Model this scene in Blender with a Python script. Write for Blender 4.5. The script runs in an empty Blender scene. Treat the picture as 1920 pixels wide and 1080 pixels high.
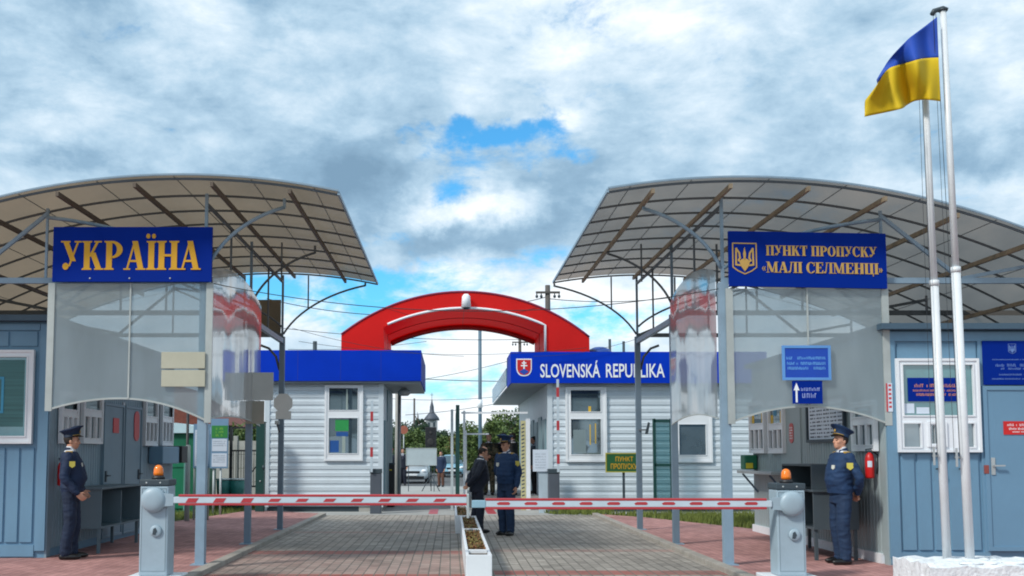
import bpy, bmesh, math, random
import numpy as np
from mathutils import Vector, Matrix, noise as mnoise

random.seed(7)
C = bpy.context.scene.collection
SC = bpy.context.scene
R = math.radians

# ------------------------------------------------------------------ camera
FPX, CX, CY, HC = 1900.0, 845.0, 708.0, 1.45
PIT = math.atan(144.0 / FPX)
cam_d = bpy.data.cameras.new('camera')
cam_d.sensor_width = 36.0
cam_d.lens = 36.0 * FPX / 1920.0
cam_d.shift_x = (960.0 - CX) / 1920.0
cam_d.shift_y = (CY - 540.0) / 1920.0
cam_d.clip_start = 0.1
cam_d.clip_end = 4000
cam = bpy.data.objects.new('camera', cam_d)
C.objects.link(cam)
cam.location = (0, 0, HC)
cam.rotation_euler = (math.pi / 2 + PIT, 0, 0)
SC.camera = cam

# ------------------------------------------------------------------ light, sky, exposure
SUN_EL, SUN_AZ = R(42), R(-128)          # azimuth measured from +Y towards +X
sun_dir = Vector((math.sin(SUN_AZ) * math.cos(SUN_EL), math.cos(SUN_AZ) * math.cos(SUN_EL), math.sin(SUN_EL)))
sd = bpy.data.lights.new('sun', 'SUN')
sd.energy = 2.6
sd.angle = R(9)
sd.color = (1.0, 0.95, 0.87)
sun = bpy.data.objects.new('sun', sd)
C.objects.link(sun)
sun.rotation_euler = (-sun_dir).to_track_quat('-Z', 'Y').to_euler()
sun.location = (-20, -10, 30)
SC.view_settings.view_transform = 'Standard'
SC.view_settings.look = 'None'
SC.view_settings.exposure = 0.34
SC.view_settings.gamma = 1.0
SC.cycles.use_denoising = True
SC.cycles.pixel_filter_type = 'BLACKMAN_HARRIS'
SC.cycles.filter_width = 1.9
SC.cycles.max_bounces = 8
SC.cycles.transparent_max_bounces = 16


def pixdir(px, py):
    xc, yc = (px - CX) / FPX, -(py - CY) / FPX
    return Vector((xc, math.cos(PIT) - yc * math.sin(PIT), math.sin(PIT) + yc * math.cos(PIT)))


def P(px, py, Y):
    """World point at depth Y that the survey of the photograph gives for a pixel."""
    d = pixdir(px, py)
    return Vector((0, 0, HC)) + d * (Y / d.y)


def build_world():
    w = bpy.data.worlds.new('World')
    SC.world = w
    w.use_nodes = True
    nt = w.node_tree
    nt.nodes.clear()
    N, L = nt.nodes.new, nt.links.new
    out = N('ShaderNodeOutputWorld')
    bg = N('ShaderNodeBackground')
    bg.inputs['Strength'].default_value = 0.1
    L(bg.outputs[0], out.inputs[0])
    sky = N('ShaderNodeTexSky')
    sky.sky_type = 'NISHITA'
    sky.sun_disc = False
    sky.sun_elevation = SUN_EL
    sky.sun_rotation = SUN_AZ
    sky.air_density = 1.0
    sky.dust_density = 0.6
    sky.ozone_density = 2.5
    tc = N('ShaderNodeTexCoord')

    def val(op, a, b=None, c=None, clamp=False):
        m = N('ShaderNodeMath')
        m.operation = op
        m.use_clamp = clamp
        for i, v in enumerate((a, b, c)):
            if v is None:
                continue
            if isinstance(v, (int, float)):
                m.inputs[i].default_value = v
            else:
                L(v, m.inputs[i])
        return m.outputs[0]

    def fbm(scale, detail, rough, dist=0.0, off=(0, 0, 0), sc=(1, 1, 1.7)):
        mp = N('ShaderNodeMapping')
        mp.inputs['Scale'].default_value = sc
        mp.inputs['Location'].default_value = off
        L(tc.outputs['Generated'], mp.inputs[0])
        n = N('ShaderNodeTexNoise')
        n.inputs['Scale'].default_value = scale
        n.inputs['Detail'].default_value = detail
        n.inputs['Roughness'].default_value = rough
        n.inputs['Distortion'].default_value = dist
        L(mp.outputs[0], n.inputs['Vector'])
        return n.outputs[0]

    wn = N('ShaderNodeTexNoise')
    wn.inputs['Scale'].default_value = 11.0
    wn.inputs['Detail'].default_value = 6
    wn.inputs['Roughness'].default_value = 0.6
    L(tc.outputs['Generated'], wn.inputs['Vector'])
    wv = N('ShaderNodeVectorMath')
    wv.operation = 'MULTIPLY_ADD'
    L(wn.outputs['Color'], wv.inputs[0])
    wv.inputs[1].default_value = (0.13, 0.13, 0.09)
    wv.inputs[2].default_value = (-0.065, -0.065, -0.045)
    wa = N('ShaderNodeVectorMath')
    wa.operation = 'ADD'
    L(tc.outputs['Generated'], wa.inputs[0])
    L(wv.outputs[0], wa.inputs[1])
    warped = wa.outputs[0]

    def blob(px, py, wx, wy):
        """1 at the direction of the pixel falling off to 0 at the given half widths (in photo pixels, as angles)."""
        d = pixdir(px, py).normalized()
        v = N('ShaderNodeVectorMath')
        v.operation = 'SUBTRACT'
        L(warped, v.inputs[0])
        v.inputs[1].default_value = d
        s = N('ShaderNodeVectorMath')
        s.operation = 'MULTIPLY'
        L(v.outputs[0], s.inputs[0])
        s.inputs[1].default_value = (FPX / wx, 0.5 * FPX / wx, FPX / wy)
        l = N('ShaderNodeVectorMath')
        l.operation = 'LENGTH'
        L(s.outputs[0], l.inputs[0])
        q = val('MULTIPLY', l.outputs['Value'], l.outputs['Value'])
        return val('POWER', 2.718, val('MULTIPLY', q, -1.0))

    n1 = fbm(3.2, 9, 0.58, 0.12)
    n2 = fbm(8.0, 9, 0.62, 0.15, (3.1, 1.7, 0.4))
    n3 = fbm(2.4, 7, 0.55, 0.1, (9.4, 2.2, 5.0))
    wisp = fbm(10.0, 9, 0.65, 0.25, (1.0, 7.0, 2.0), (1, 1, 2.2))
    # cloud cover: low values open blue holes
    cover = val('ADD', val('MULTIPLY', n1, 0.55), val('MULTIPLY', wisp, 0.60))
    holes = [(930, 252, 115, 42, .46), (885, 340, 75, 32, .22), (1035, 310, 80, 20, .22), (760, 240, 60, 20, .14), (880, 590, 420, 55, .16),
             (690, 430, 70, 30, .14), (1030, 470, 120, 40, .18), (720, 520, 160, 34, .18), (960, 410, 70, 36, .12), (860, 720, 160, 60, .12), (520, 560, 90, 40, .10), (1180, 590, 120, 40, .12)]
    for (px, py, wx, wy, a) in holes:
        cover = val('SUBTRACT', cover, val('MULTIPLY', blob(px, py, wx, wy), a))
    cv = N('ShaderNodeMapRange')
    cv.interpolation_type = 'SMOOTHSTEP'
    cv.inputs['From Min'].default_value = 0.33
    cv.inputs['From Max'].default_value = 0.50
    cv.inputs['To Min'].default_value = 0.0
    L(cover, cv.inputs['Value'])
    # cloud brightness
    br = val('ADD', val('ADD', val('MULTIPLY', n3, 0.95), val('MULTIPLY', n2, 0.62)), val('MULTIPLY', wisp, 0.48))
    tones = [(650, 340, 95, 55, -.27), (885, 452, 125, 36, -.25), (250, 170, 300, 60, -.10), (120, 300, 90, 25, -.16), (1870, 285, 110, 45, -.20),
             (1580, 60, 220, 60, -.10), (1480, 235, 170, 50, .05), (820, 388, 70, 30, .26), (930, 378, 70, 24, .20), (560, 90, 240, 90, .10), (1060, 230, 60, 45, .16),
             (1150, 90, 280, 60, .08), (1880, 340, 60, 26, .10), (700, 560, 160, 40, .16), (1150, 560, 120, 60, .20), (1000, 430, 60, 30, -.08),
             (60, 120, 80, 30, .06), (1350, 150, 160, 40, .05)]
    for (px, py, wx, wy, a) in tones:
        br = val('ADD', br, val('MULTIPLY', blob(px, py, wx, wy), a))
    ramp = N('ShaderNodeValToRGB')
    e = ramp.color_ramp.elements
    e[0].position, e[0].color = 0.66, (0.165, 0.275, 0.39, 1)
    e[1].position, e[1].color = 1.0, (0.80, 0.84, 0.87, 1)
    for pos, col in ((0.76, (0.235, 0.37, 0.50, 1)), (0.835, (0.365, 0.51, 0.635, 1)), (0.91, (0.54, 0.655, 0.75, 1))):
        x = e.new(pos)
        x.color = col
    L(val('MULTIPLY_ADD', br, 0.62, 0.245), ramp.inputs[0])
    cl = N('ShaderNodeVectorMath')
    cl.operation = 'SCALE'
    L(ramp.outputs[0], cl.inputs[0])
    cl.inputs['Scale'].default_value = 10.6
    blue = N('ShaderNodeVectorMath')
    blue.operation = 'MULTIPLY'
    L(sky.outputs[0], blue.inputs[0])
    blue.inputs[1].default_value = (0.50, 1.35, 1.65)
    mix = N('ShaderNodeMix')
    mix.data_type = 'RGBA'
    L(cv.outputs[0], mix.inputs[0])
    L(blue.outputs[0], mix.inputs[6])
    L(cl.outputs[0], mix.inputs[7])
    L(mix.outputs[2], bg.inputs['Color'])


build_world()

# ------------------------------------------------------------------ materials
MATS = {}


def lin(r, g, b):
    f = lambda c: (c / 255) / 12.92 if c <= 10 else (((c / 255) + 0.055) / 1.055) ** 2.4
    return (f(r), f(g), f(b))


def M(name, col, rough=0.6, metal=0.0, var=0.10, scale=2.5, bump=0.0, bscale=60.0, coat=0.0, spec=0.5, dirt=0.0, dirtcol=(0.12, 0.10, 0.08), emit=None, aniso=None):
    if name in MATS:
        return MATS[name]
    m = bpy.data.materials.new(name)
    MATS[name] = m
    m.use_nodes = True
    nt = m.node_tree
    N, L = nt.nodes.new, nt.links.new
    b = nt.nodes['Principled BSDF']
    b.inputs['Roughness'].default_value = rough
    b.inputs['Metallic'].default_value = metal
    b.inputs['Specular IOR Level'].default_value = spec
    b.inputs['Coat Weight'].default_value = coat
    b.inputs['Coat Roughness'].default_value = 0.06
    geo = N('ShaderNodeNewGeometry')
    nz = N('ShaderNodeTexNoise')
    nz.inputs['Scale'].default_value = scale
    nz.inputs['Detail'].default_value = 7
    nz.inputs['Roughness'].default_value = 0.62
    if aniso:
        mp = N('ShaderNodeMapping')
        mp.inputs['Scale'].default_value = aniso
        L(geo.outputs['Position'], mp.inputs[0])
        L(mp.outputs[0], nz.inputs['Vector'])
    else:
        L(geo.outputs['Position'], nz.inputs['Vector'])
    mr = N('ShaderNodeMapRange')
    mr.inputs['From Min'].default_value = 0.25
    mr.inputs['From Max'].default_value = 0.75
    mr.inputs['To Min'].default_value = 1 - var
    mr.inputs['To Max'].default_value = 1 + var
    L(nz.outputs[0], mr.inputs['Value'])
    sc = N('ShaderNodeVectorMath')
    sc.operation = 'SCALE'
    sc.inputs[0].default_value = col
    L(mr.outputs[0], sc.inputs['Scale'])
    last = sc.outputs[0]
    if dirt > 0:
        n2 = N('ShaderNodeTexNoise')
        n2.inputs['Scale'].default_value = scale * 2.3
        n2.inputs['Detail'].default_value = 9
        n2.inputs['Roughness'].default_value = 0.7
        L(geo.outputs['Position'], n2.inputs['Vector'])
        r2 = N('ShaderNodeMapRange')
        r2.inputs['From Min'].default_value = 0.52
        r2.inputs['From Max'].default_value = 0.75
        r2.inputs['To Max'].default_value = dirt
        L(n2.outputs[0], r2.inputs['Value'])
        mx = N('ShaderNodeMix')
        mx.data_type = 'RGBA'
        L(r2.outputs[0], mx.inputs[0])
        L(last, mx.inputs[6])
        mx.inputs[7].default_value = (*dirtcol, 1)
        last = mx.outputs[2]
    L(last, b.inputs['Base Color'])
    if bump > 0:
        n3 = N('ShaderNodeTexNoise')
        n3.inputs['Scale'].default_value = bscale
        n3.inputs['Detail'].default_value = 4
        L(geo.outputs['Position'], n3.inputs['Vector'])
        bp = N('ShaderNodeBump')
        bp.inputs['Strength'].default_value = bump
        bp.inputs['Distance'].default_value = 0.02
        L(n3.outputs[0], bp.inputs['Height'])
        L(bp.outputs[0], b.inputs['Normal'])
    if emit:
        b.inputs['Emission Color'].default_value = (*col, 1)
        b.inputs['Emission Strength'].default_value = emit
    return m


def paver(name, c1, c2, mortar, bw, bh, ms, bands=(), swap=True, red=(0.30, 0.075, 0.06)):
    m = bpy.data.materials.new(name)
    MATS[name] = m
    m.use_nodes = True
    nt = m.node_tree
    N, L = nt.nodes.new, nt.links.new
    b = nt.nodes['Principled BSDF']
    b.inputs['Roughness'].default_value = 0.8
    b.inputs['Specular IOR Level'].default_value = 0.3
    geo = N('ShaderNodeNewGeometry')
    sep = N('ShaderNodeSeparateXYZ')
    L(geo.outputs['Position'], sep.inputs[0])
    com = N('ShaderNodeCombineXYZ')
    L(sep.outputs[1 if swap else 0], com.inputs[0])
    L(sep.outputs[0 if swap else 1], com.inputs[1])
    wob = N('ShaderNodeTexNoise')
    wob.inputs['Scale'].default_value = 1.3
    L(geo.outputs['Position'], wob.inputs['Vector'])
    ws = N('ShaderNodeVectorMath')
    ws.operation = 'MULTIPLY_ADD'
    L(wob.outputs['Color'], ws.inputs[0])
    ws.inputs[1].default_value = (0.012, 0.012, 0)
    L(com.outputs[0], ws.inputs[2])
    br = N('ShaderNodeTexBrick')
    br.inputs['Scale'].default_value = 1.0
    br.inputs['Brick Width'].default_value = bw
    br.inputs['Row Height'].default_value = bh
    br.inputs['Mortar Size'].default_value = ms
    br.inputs['Mortar Smooth'].default_value = 0.3
    br.inputs['Bias'].default_value = 0.0
    br.inputs['Color1'].default_value = (*c1, 1)
    br.inputs['Color2'].default_value = (*c2, 1)
    br.inputs['Mortar'].default_value = (*mortar, 1)
    L(ws.outputs[0], br.inputs['Vector'])

    def math_(op, a, bb, c=None):
        q = N('ShaderNodeMath')
        q.operation = op
        for i, v in enumerate((a, bb, c)):
            if v is None:
                continue
            if isinstance(v, (int, float)):
                q.inputs[i].default_value = v
            else:
                L(v, q.inputs[i])
        return q.outputs[0]
    last = br.outputs['Color']
    nz = N('ShaderNodeTexNoise')
    nz.inputs['Scale'].default_value = 0.55
    nz.inputs['Detail'].default_value = 8
    nz.inputs['Roughness'].default_value = 0.65
    L(geo.outputs['Position'], nz.inputs['Vector'])
    mask = None
    for (xc, xw, yc, yw, amt) in bands:
        q = math_('MULTIPLY', math_('MULTIPLY', math_('COMPARE', sep.outputs[0], xc, xw), math_('COMPARE', sep.outputs[1], yc, yw)), amt)
        mask = q if mask is None else math_('MAXIMUM', mask, q)
    if mask is not None:
        mort = math_('SUBTRACT', 1.0, br.outputs['Fac'])
        f = math_('MULTIPLY', mask, math_('MULTIPLY', mort, math_('MULTIPLY_ADD', nz.outputs[0], 1.6, 0.1)))
        mx = N('ShaderNodeMix')
        mx.data_type = 'RGBA'
        mx.clamp_factor = True
        L(f, mx.inputs[0])
        L(last, mx.inputs[6])
        mx.inputs[7].default_value = (*red, 1)
        last = mx.outputs[2]
    mr = N('ShaderNodeMapRange')
    mr.inputs['From Min'].default_value = 0.3
    mr.inputs['From Max'].default_value = 0.7
    mr.inputs['To Min'].default_value = 0.72
    mr.inputs['To Max'].default_value = 1.22
    L(nz.outputs[0], mr.inputs['Value'])
    n4 = N('ShaderNodeTexNoise')
    n4.inputs['Scale'].default_value = 2.6
    n4.inputs['Detail'].default_value = 10
    n4.inputs['Roughness'].default_value = 0.75
    L(geo.outputs['Position'], n4.inputs['Vector'])
    m4 = N('ShaderNodeMapRange')
    m4.inputs['From Min'].default_value = 0.50
    m4.inputs['From Max'].default_value = 0.72
    m4.inputs['To Min'].default_value = 1.05
    m4.inputs['To Max'].default_value = 0.55
    L(n4.outputs[0], m4.inputs['Value'])
    sc = N('ShaderNodeVectorMath')
    sc.operation = 'SCALE'
    L(last, sc.inputs[0])
    L(math_('MULTIPLY', mr.outputs[0], m4.outputs[0]), sc.inputs['Scale'])
    L(sc.outputs[0], b.inputs['Base Color'])
    bp = N('ShaderNodeBump')
    bp.inputs['Strength'].default_value = 0.5
    bp.inputs['Distance'].default_value = 0.01
    bp.invert = True
    L(br.outputs['Fac'], bp.inputs['Height'])
    L(bp.outputs[0], b.inputs['Normal'])
    return m


def plastic(name, tint, trans, clear, body, rough=0.1, wave=0.0, wscale=(3, 3, 0.3), ior=1.5, dshare=0.4):
    """Multiwall polycarbonate: part clear, part milky, with a sheen. trans: share that is clear; body: colour that scatters."""
    m = bpy.data.materials.new(name)
    MATS[name] = m
    m.use_nodes = True
    nt = m.node_tree
    nt.nodes.clear()
    N, L = nt.nodes.new, nt.links.new
    out = N('ShaderNodeOutputMaterial')
    tr = N('ShaderNodeBsdfTransparent')
    tr.inputs[0].default_value = (*clear, 1)
    tl = N('ShaderNodeBsdfTranslucent')
    df = N('ShaderNodeBsdfDiffuse')
    geo = N('ShaderNodeNewGeometry')
    mp = N('ShaderNodeMapping')
    mp.inputs['Scale'].default_value = wscale
    L(geo.outputs['Position'], mp.inputs[0])
    nz = N('ShaderNodeTexNoise')
    nz.inputs['Scale'].default_value = 1.0
    nz.inputs['Detail'].default_value = 3
    L(mp.outputs[0], nz.inputs['Vector'])
    mr = N('ShaderNodeMapRange')
    mr.inputs['To Min'].default_value = 0.7
    mr.inputs['To Max'].default_value = 1.3
    L(nz.outputs[0], mr.inputs['Value'])
    for nd, cc in ((tl, tint), (df, body)):
        sc = N('ShaderNodeVectorMath')
        sc.operation = 'SCALE'
        sc.inputs[0].default_value = cc
        L(mr.outputs[0], sc.inputs['Scale'])
        L(sc.outputs[0], nd.inputs[0])
    m1 = N('ShaderNodeMixShader')
    m1.inputs[0].default_value = dshare
    L(tl.outputs[0], m1.inputs[1])
    L(df.outputs[0], m1.inputs[2])
    m2 = N('ShaderNodeMixShader')
    m2.inputs[0].default_value = trans
    L(m1.outputs[0], m2.inputs[1])
    L(tr.outputs[0], m2.inputs[2])
    g = N('ShaderNodeBsdfGlossy')
    g.inputs['Roughness'].default_value = rough
    # Schlick reflectance, the same from both faces of the sheet
    lw = N('ShaderNodeLayerWeight')
    lw.inputs['Blend'].default_value = 0.5
    pw = N('ShaderNodeMath')
    pw.operation = 'POWER'
    L(lw.outputs['Facing'], pw.inputs[0])
    pw.inputs[1].default_value = 4.0
    f0 = ((ior - 1) / (ior + 1)) ** 2
    fr = N('ShaderNodeMath')
    fr.operation = 'MULTIPLY_ADD'
    L(pw.outputs[0], fr.inputs[0])
    fr.inputs[1].default_value = min(1.0, (ior - 1) * 2.0) - f0
    fr.inputs[2].default_value = f0
    if wave > 0:
        bp = N('ShaderNodeBump')
        bp.inputs['Strength'].default_value = wave
        bp.inputs['Distance'].default_value = 0.05
        L(nz.outputs[0], bp.inputs['Height'])
        L(bp.outputs[0], g.inputs['Normal'])
    m3 = N('ShaderNodeMixShader')
    L(fr.outputs[0], m3.inputs[0])
    L(m2.outputs[0], m3.inputs[1])
    L(g.outputs[0], m3.inputs[2])
    L(m3.outputs[0], out.inputs[0])
    return m


def glass(name, col, refl=0.3, rough=0.03):
    """Window glass seen from outside by day: a dim room behind a reflecting pane."""
    m = bpy.data.materials.new(name)
    MATS[name] = m
    m.use_nodes = True
    nt = m.node_tree
    nt.nodes.clear()
    N, L = nt.nodes.new, nt.links.new
    out = N('ShaderNodeOutputMaterial')
    df = N('ShaderNodeBsdfDiffuse')
    geo = N('ShaderNodeNewGeometry')
    nz = N('ShaderNodeTexNoise')
    nz.inputs['Scale'].default_value = 2.2
    nz.inputs['Detail'].default_value = 3
    L(geo.outputs['Position'], nz.inputs['Vector'])
    mr = N('ShaderNodeMapRange')
    mr.inputs['To Min'].default_value = 0.35
    mr.inputs['To Max'].default_value = 1.65
    L(nz.outputs[0], mr.inputs['Value'])
    sc = N('ShaderNodeVectorMath')
    sc.operation = 'SCALE'
    sc.inputs[0].default_value = col
    L(mr.outputs[0], sc.inputs['Scale'])
    L(sc.outputs[0], df.inputs[0])
    g = N('ShaderNodeBsdfGlossy')
    g.inputs['Roughness'].default_value = rough
    g.inputs['Color'].default_value = (0.85, 0.95, 1, 1)
    mx = N('ShaderNodeMixShader')
    mx.inputs[0].default_value = refl
    L(df.outputs[0], mx.inputs[1])
    L(g.outputs[0], mx.inputs[2])
    L(mx.outputs[0], out.inputs[0])
    return m


white = M('white_paint', (0.72, 0.76, 0.80), 0.45, var=0.06, dirt=0.25, dirtcol=(0.35, 0.36, 0.36))
white_upvc = M('white_window_frame', (0.74, 0.78, 0.82), 0.35, var=0.04)
siding_m = M('white_siding', (0.56, 0.64, 0.70), 0.45, var=0.07, scale=1.2, dirt=0.2, dirtcol=(0.36, 0.40, 0.42))
cabin_m = M('blue_grey_steel', (0.135, 0.265, 0.385), 0.45, var=0.10, scale=1.5, dirt=0.25, dirtcol=(0.12, 0.19, 0.26), aniso=(2, 2, 0.5))
cabin_side_m = M('grey_steel', (0.22, 0.32, 0.39), 0.5, var=0.10, scale=1.5, dirt=0.25, dirtcol=(0.13, 0.17, 0.19), aniso=(2, 2, 0.5))
trim_m = M('dark_steel_trim', (0.05, 0.095, 0.14), 0.5)
steel_m = M('grey_painted_steel', (0.22, 0.32, 0.41), 0.45, var=0.12, scale=4)
beam_m = M('brown_steel_beam', (0.10, 0.075, 0.055), 0.6, var=0.2, scale=5)
rib_m = M('thin_grey_rib', (0.085, 0.10, 0.115), 0.5, var=0.15, scale=5)
beam_tan = M('ochre_steel_beam', (0.23, 0.18, 0.12), 0.6, var=0.3, scale=6)
blue_fascia = M('royal_blue_panel', (0.001, 0.036, 0.47), 0.55, var=0.12, scale=0.8, spec=.08)
navy = M('navy_sign', (0.001, 0.021, 0.235), 0.6, var=0.08, scale=1.0, spec=.06)
gold = M('gold_lettering', (0.60, 0.32, 0.02), 0.5, var=0.12, spec=.3)
gold_pale = M('pale_gold_lettering', (0.50, 0.32, 0.09), 0.5, var=0.15, spec=.3)
letter_white = M('white_lettering', (0.80, 0.84, 0.88), 0.5, var=0.03)
red_m = M('red_plastic', (0.55, 0.012, 0.012), 0.4, var=0.10, scale=1.5)
red_arch = M('red_arch_panel', (0.72, 0.020, 0.018), 0.5, var=0.10, scale=1.1, spec=.3)
_nt = red_arch.node_tree
_tl = _nt.nodes.new('ShaderNodeBsdfTranslucent')
_tl.inputs[0].default_value = (.9, .03, .02, 1)
_mx = _nt.nodes.new('ShaderNodeMixShader')
_mx.inputs[0].default_value = .45
_nt.links.new(_nt.nodes['Principled BSDF'].outputs[0], _mx.inputs[1])
_nt.links.new(_tl.outputs[0], _mx.inputs[2])
_nt.links.new(_mx.outputs[0], _nt.nodes['Material Output'].inputs[0])
barrier_red = M('barrier_red', (0.42, 0.035, 0.045), 0.45, var=0.12, scale=5)
barrier_white = M('barrier_white', (0.48, 0.57, 0.64), 0.4, var=0.08, scale=4)
housing_m = M('barrier_housing', (0.30, 0.395, 0.46), 0.42, var=0.10, scale=3, dirt=0.2, dirtcol=(0.2, 0.25, 0.28))
slate = M('dark_slate_plastic', (0.035, 0.055, 0.07), 0.5)
black = M('black_plastic', (0.012, 0.013, 0.016), 0.5)
orange = M('amber_beacon', (0.85, 0.20, 0.005), 0.25, var=0.05, coat=0.5)
concrete = M('concrete', (0.33, 0.33, 0.31), 0.85, var=0.2, scale=2.0, bump=0.3, bscale=30)
kerb_m = M('kerb_concrete', (0.30, 0.28, 0.25), 0.85, var=0.25, scale=3.5, bump=0.3, bscale=40, dirt=0.4, dirtcol=(0.20, 0.15, 0.12))
green_m = M('green_paint', (0.008, 0.13, 0.065), 0.45, var=0.15)
dkgreen = M('dark_green_paint', (0.006, 0.05, 0.045), 0.5)
paper = M('white_paper', (0.58, 0.66, 0.76), 0.7, var=0.05)
ink = M('dark_print', (0.05, 0.07, 0.10), 0.7)
galv = M('galvanised_steel', (0.42, 0.46, 0.47), 0.5, 0.3, var=0.12)
signback = M('grey_sign_back', (0.45, 0.47, 0.46), 0.55, var=0.10)
wire_m = M('black_wire', (0.02, 0.025, 0.03), 0.6)
soil = M('dry_soil', (0.10, 0.065, 0.04), 0.95, var=0.4, scale=12, bump=0.5)
asphalt = M('asphalt', (0.10, 0.105, 0.11), 0.85, var=0.2, scale=1.2, bump=0.3, bscale=80)
apron_m = M('pale_concrete_paving', (0.34, 0.35, 0.34), 0.85, var=0.2, scale=1.0, bump=0.2)
grass_m = M('grass_blades', (0.13, 0.165, 0.03), 0.8, var=0.35, scale=5)
land_m = M('rough_grassland', (0.075, 0.10, 0.04), 0.9, var=0.4, scale=0.4)
wood = M('weathered_wood', (0.085, 0.08, 0.075), 0.8, var=0.25, scale=6)
bark = M('bark', (0.07, 0.055, 0.04), 0.9, var=0.3, scale=10)
pave_road = paver('grey_block_paving', (0.34, 0.315, 0.28), (0.25, 0.23, 0.205), (0.13, 0.12, 0.105), 0.27, 0.135, 0.009,
                  bands=[(-1.45, 1.75, 13.9, 1.9, .30), (-1.45, 1.75, 12.65, 0.14, .9), (-1.45, 1.75, 15.6, 0.28, .8), (2.0, 1.45, 12.95, 0.24, .85), (2.0, 1.45, 15.9, 0.2, .3), (-1.3, 1.7, 19.6, .2, .3)])
pave_walk = paver('red_block_paving', (0.43, 0.225, 0.21), (0.33, 0.165, 0.155), (0.21, 0.13, 0.12), 0.22, 0.11, 0.007)
glass_teal = glass('teal_window_glass', (0.07, 0.19, 0.20), 0.16)
glass_dark = glass('dark_window_glass', (0.035, 0.055, 0.065), 0.22)
glass_grey = glass('grey_window_glass', (0.10, 0.13, 0.145), 0.25)
canopy_sheet_l = plastic('bronze_polycarbonate_left', (0.145, 0.104, 0.066), 0.20, (0.55, 0.45, 0.36), (0.40, 0.30, 0.20), 0.35, 0.0, (1.0, 0.6, 1.0), 1.14, .15)
canopy_sheet_r = plastic('bronze_polycarbonate_right', (0.125, 0.102, 0.082), 0.32, (0.58, 0.53, 0.49), (0.36, 0.30, 0.25), 0.35, 0.0, (0.8, 0.6, 1.0), 1.14, .15)
panel_front = plastic('clear_corrugated_front', (0.66, 0.80, 0.85), 0.22, (0.80, 0.90, 0.93), (0.38, 0.47, 0.51), 0.16, 0.25, (2.2, 2, 0.7), 1.45)
panel_side = plastic('clear_corrugated_side', (0.66, 0.74, 0.79), 0.22, (0.86, 0.90, 0.92), (0.50, 0.58, 0.62), 0.07, 0.10, (1, 2.6, 0.22), 1.9)
mesh_teal = plastic('teal_wire_mesh', (0.04, 0.15, 0.18), 0.58, (0.80, 0.95, 0.97), (0.05, 0.19, 0.23), 0.4, 0, (9, 9, 9), 1.1)
awning_blue = plastic('pale_blue_awning_sheet', (0.20, 0.45, 0.60), 0.5, (0.65, 0.85, 0.95), (0.16, 0.36, 0.50), 0.2, 0, (1, 1, 1), 1.3)

soffit_m = M('grey_soffit', (.22, .26, .28), .6)

# ------------------------------------------------------------------ mesh helpers
OFF = {}


def tag(o, label=None, cat=None, group=None, kind=None):
    if label:
        o['label'] = label
    if cat:
        o['category'] = cat
    if group:
        o['group'] = group
    if kind:
        o['kind'] = kind
    return o


def thing(name, label, cat, loc, group=None):
    o = bpy.data.objects.new(name, None)
    C.objects.link(o)
    o.location = loc
    o.empty_display_size = 0.2
    OFF[o.name] = Vector(loc)
    return tag(o, label, cat, group)


class Plane:
    """A drawing board: origin o, right u, up v, outward normal n."""
    def __init__(s, o, u=(1, 0, 0), v=(0, 0, 1)):
        s.o, s.u, s.v = Vector(o), Vector(u).normalized(), Vector(v).normalized()
        s.n = s.u.cross(s.v).normalized()

    def at(s, a, b, d=0.0):
        return s.o + s.u * a + s.v * b + s.n * d


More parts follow.
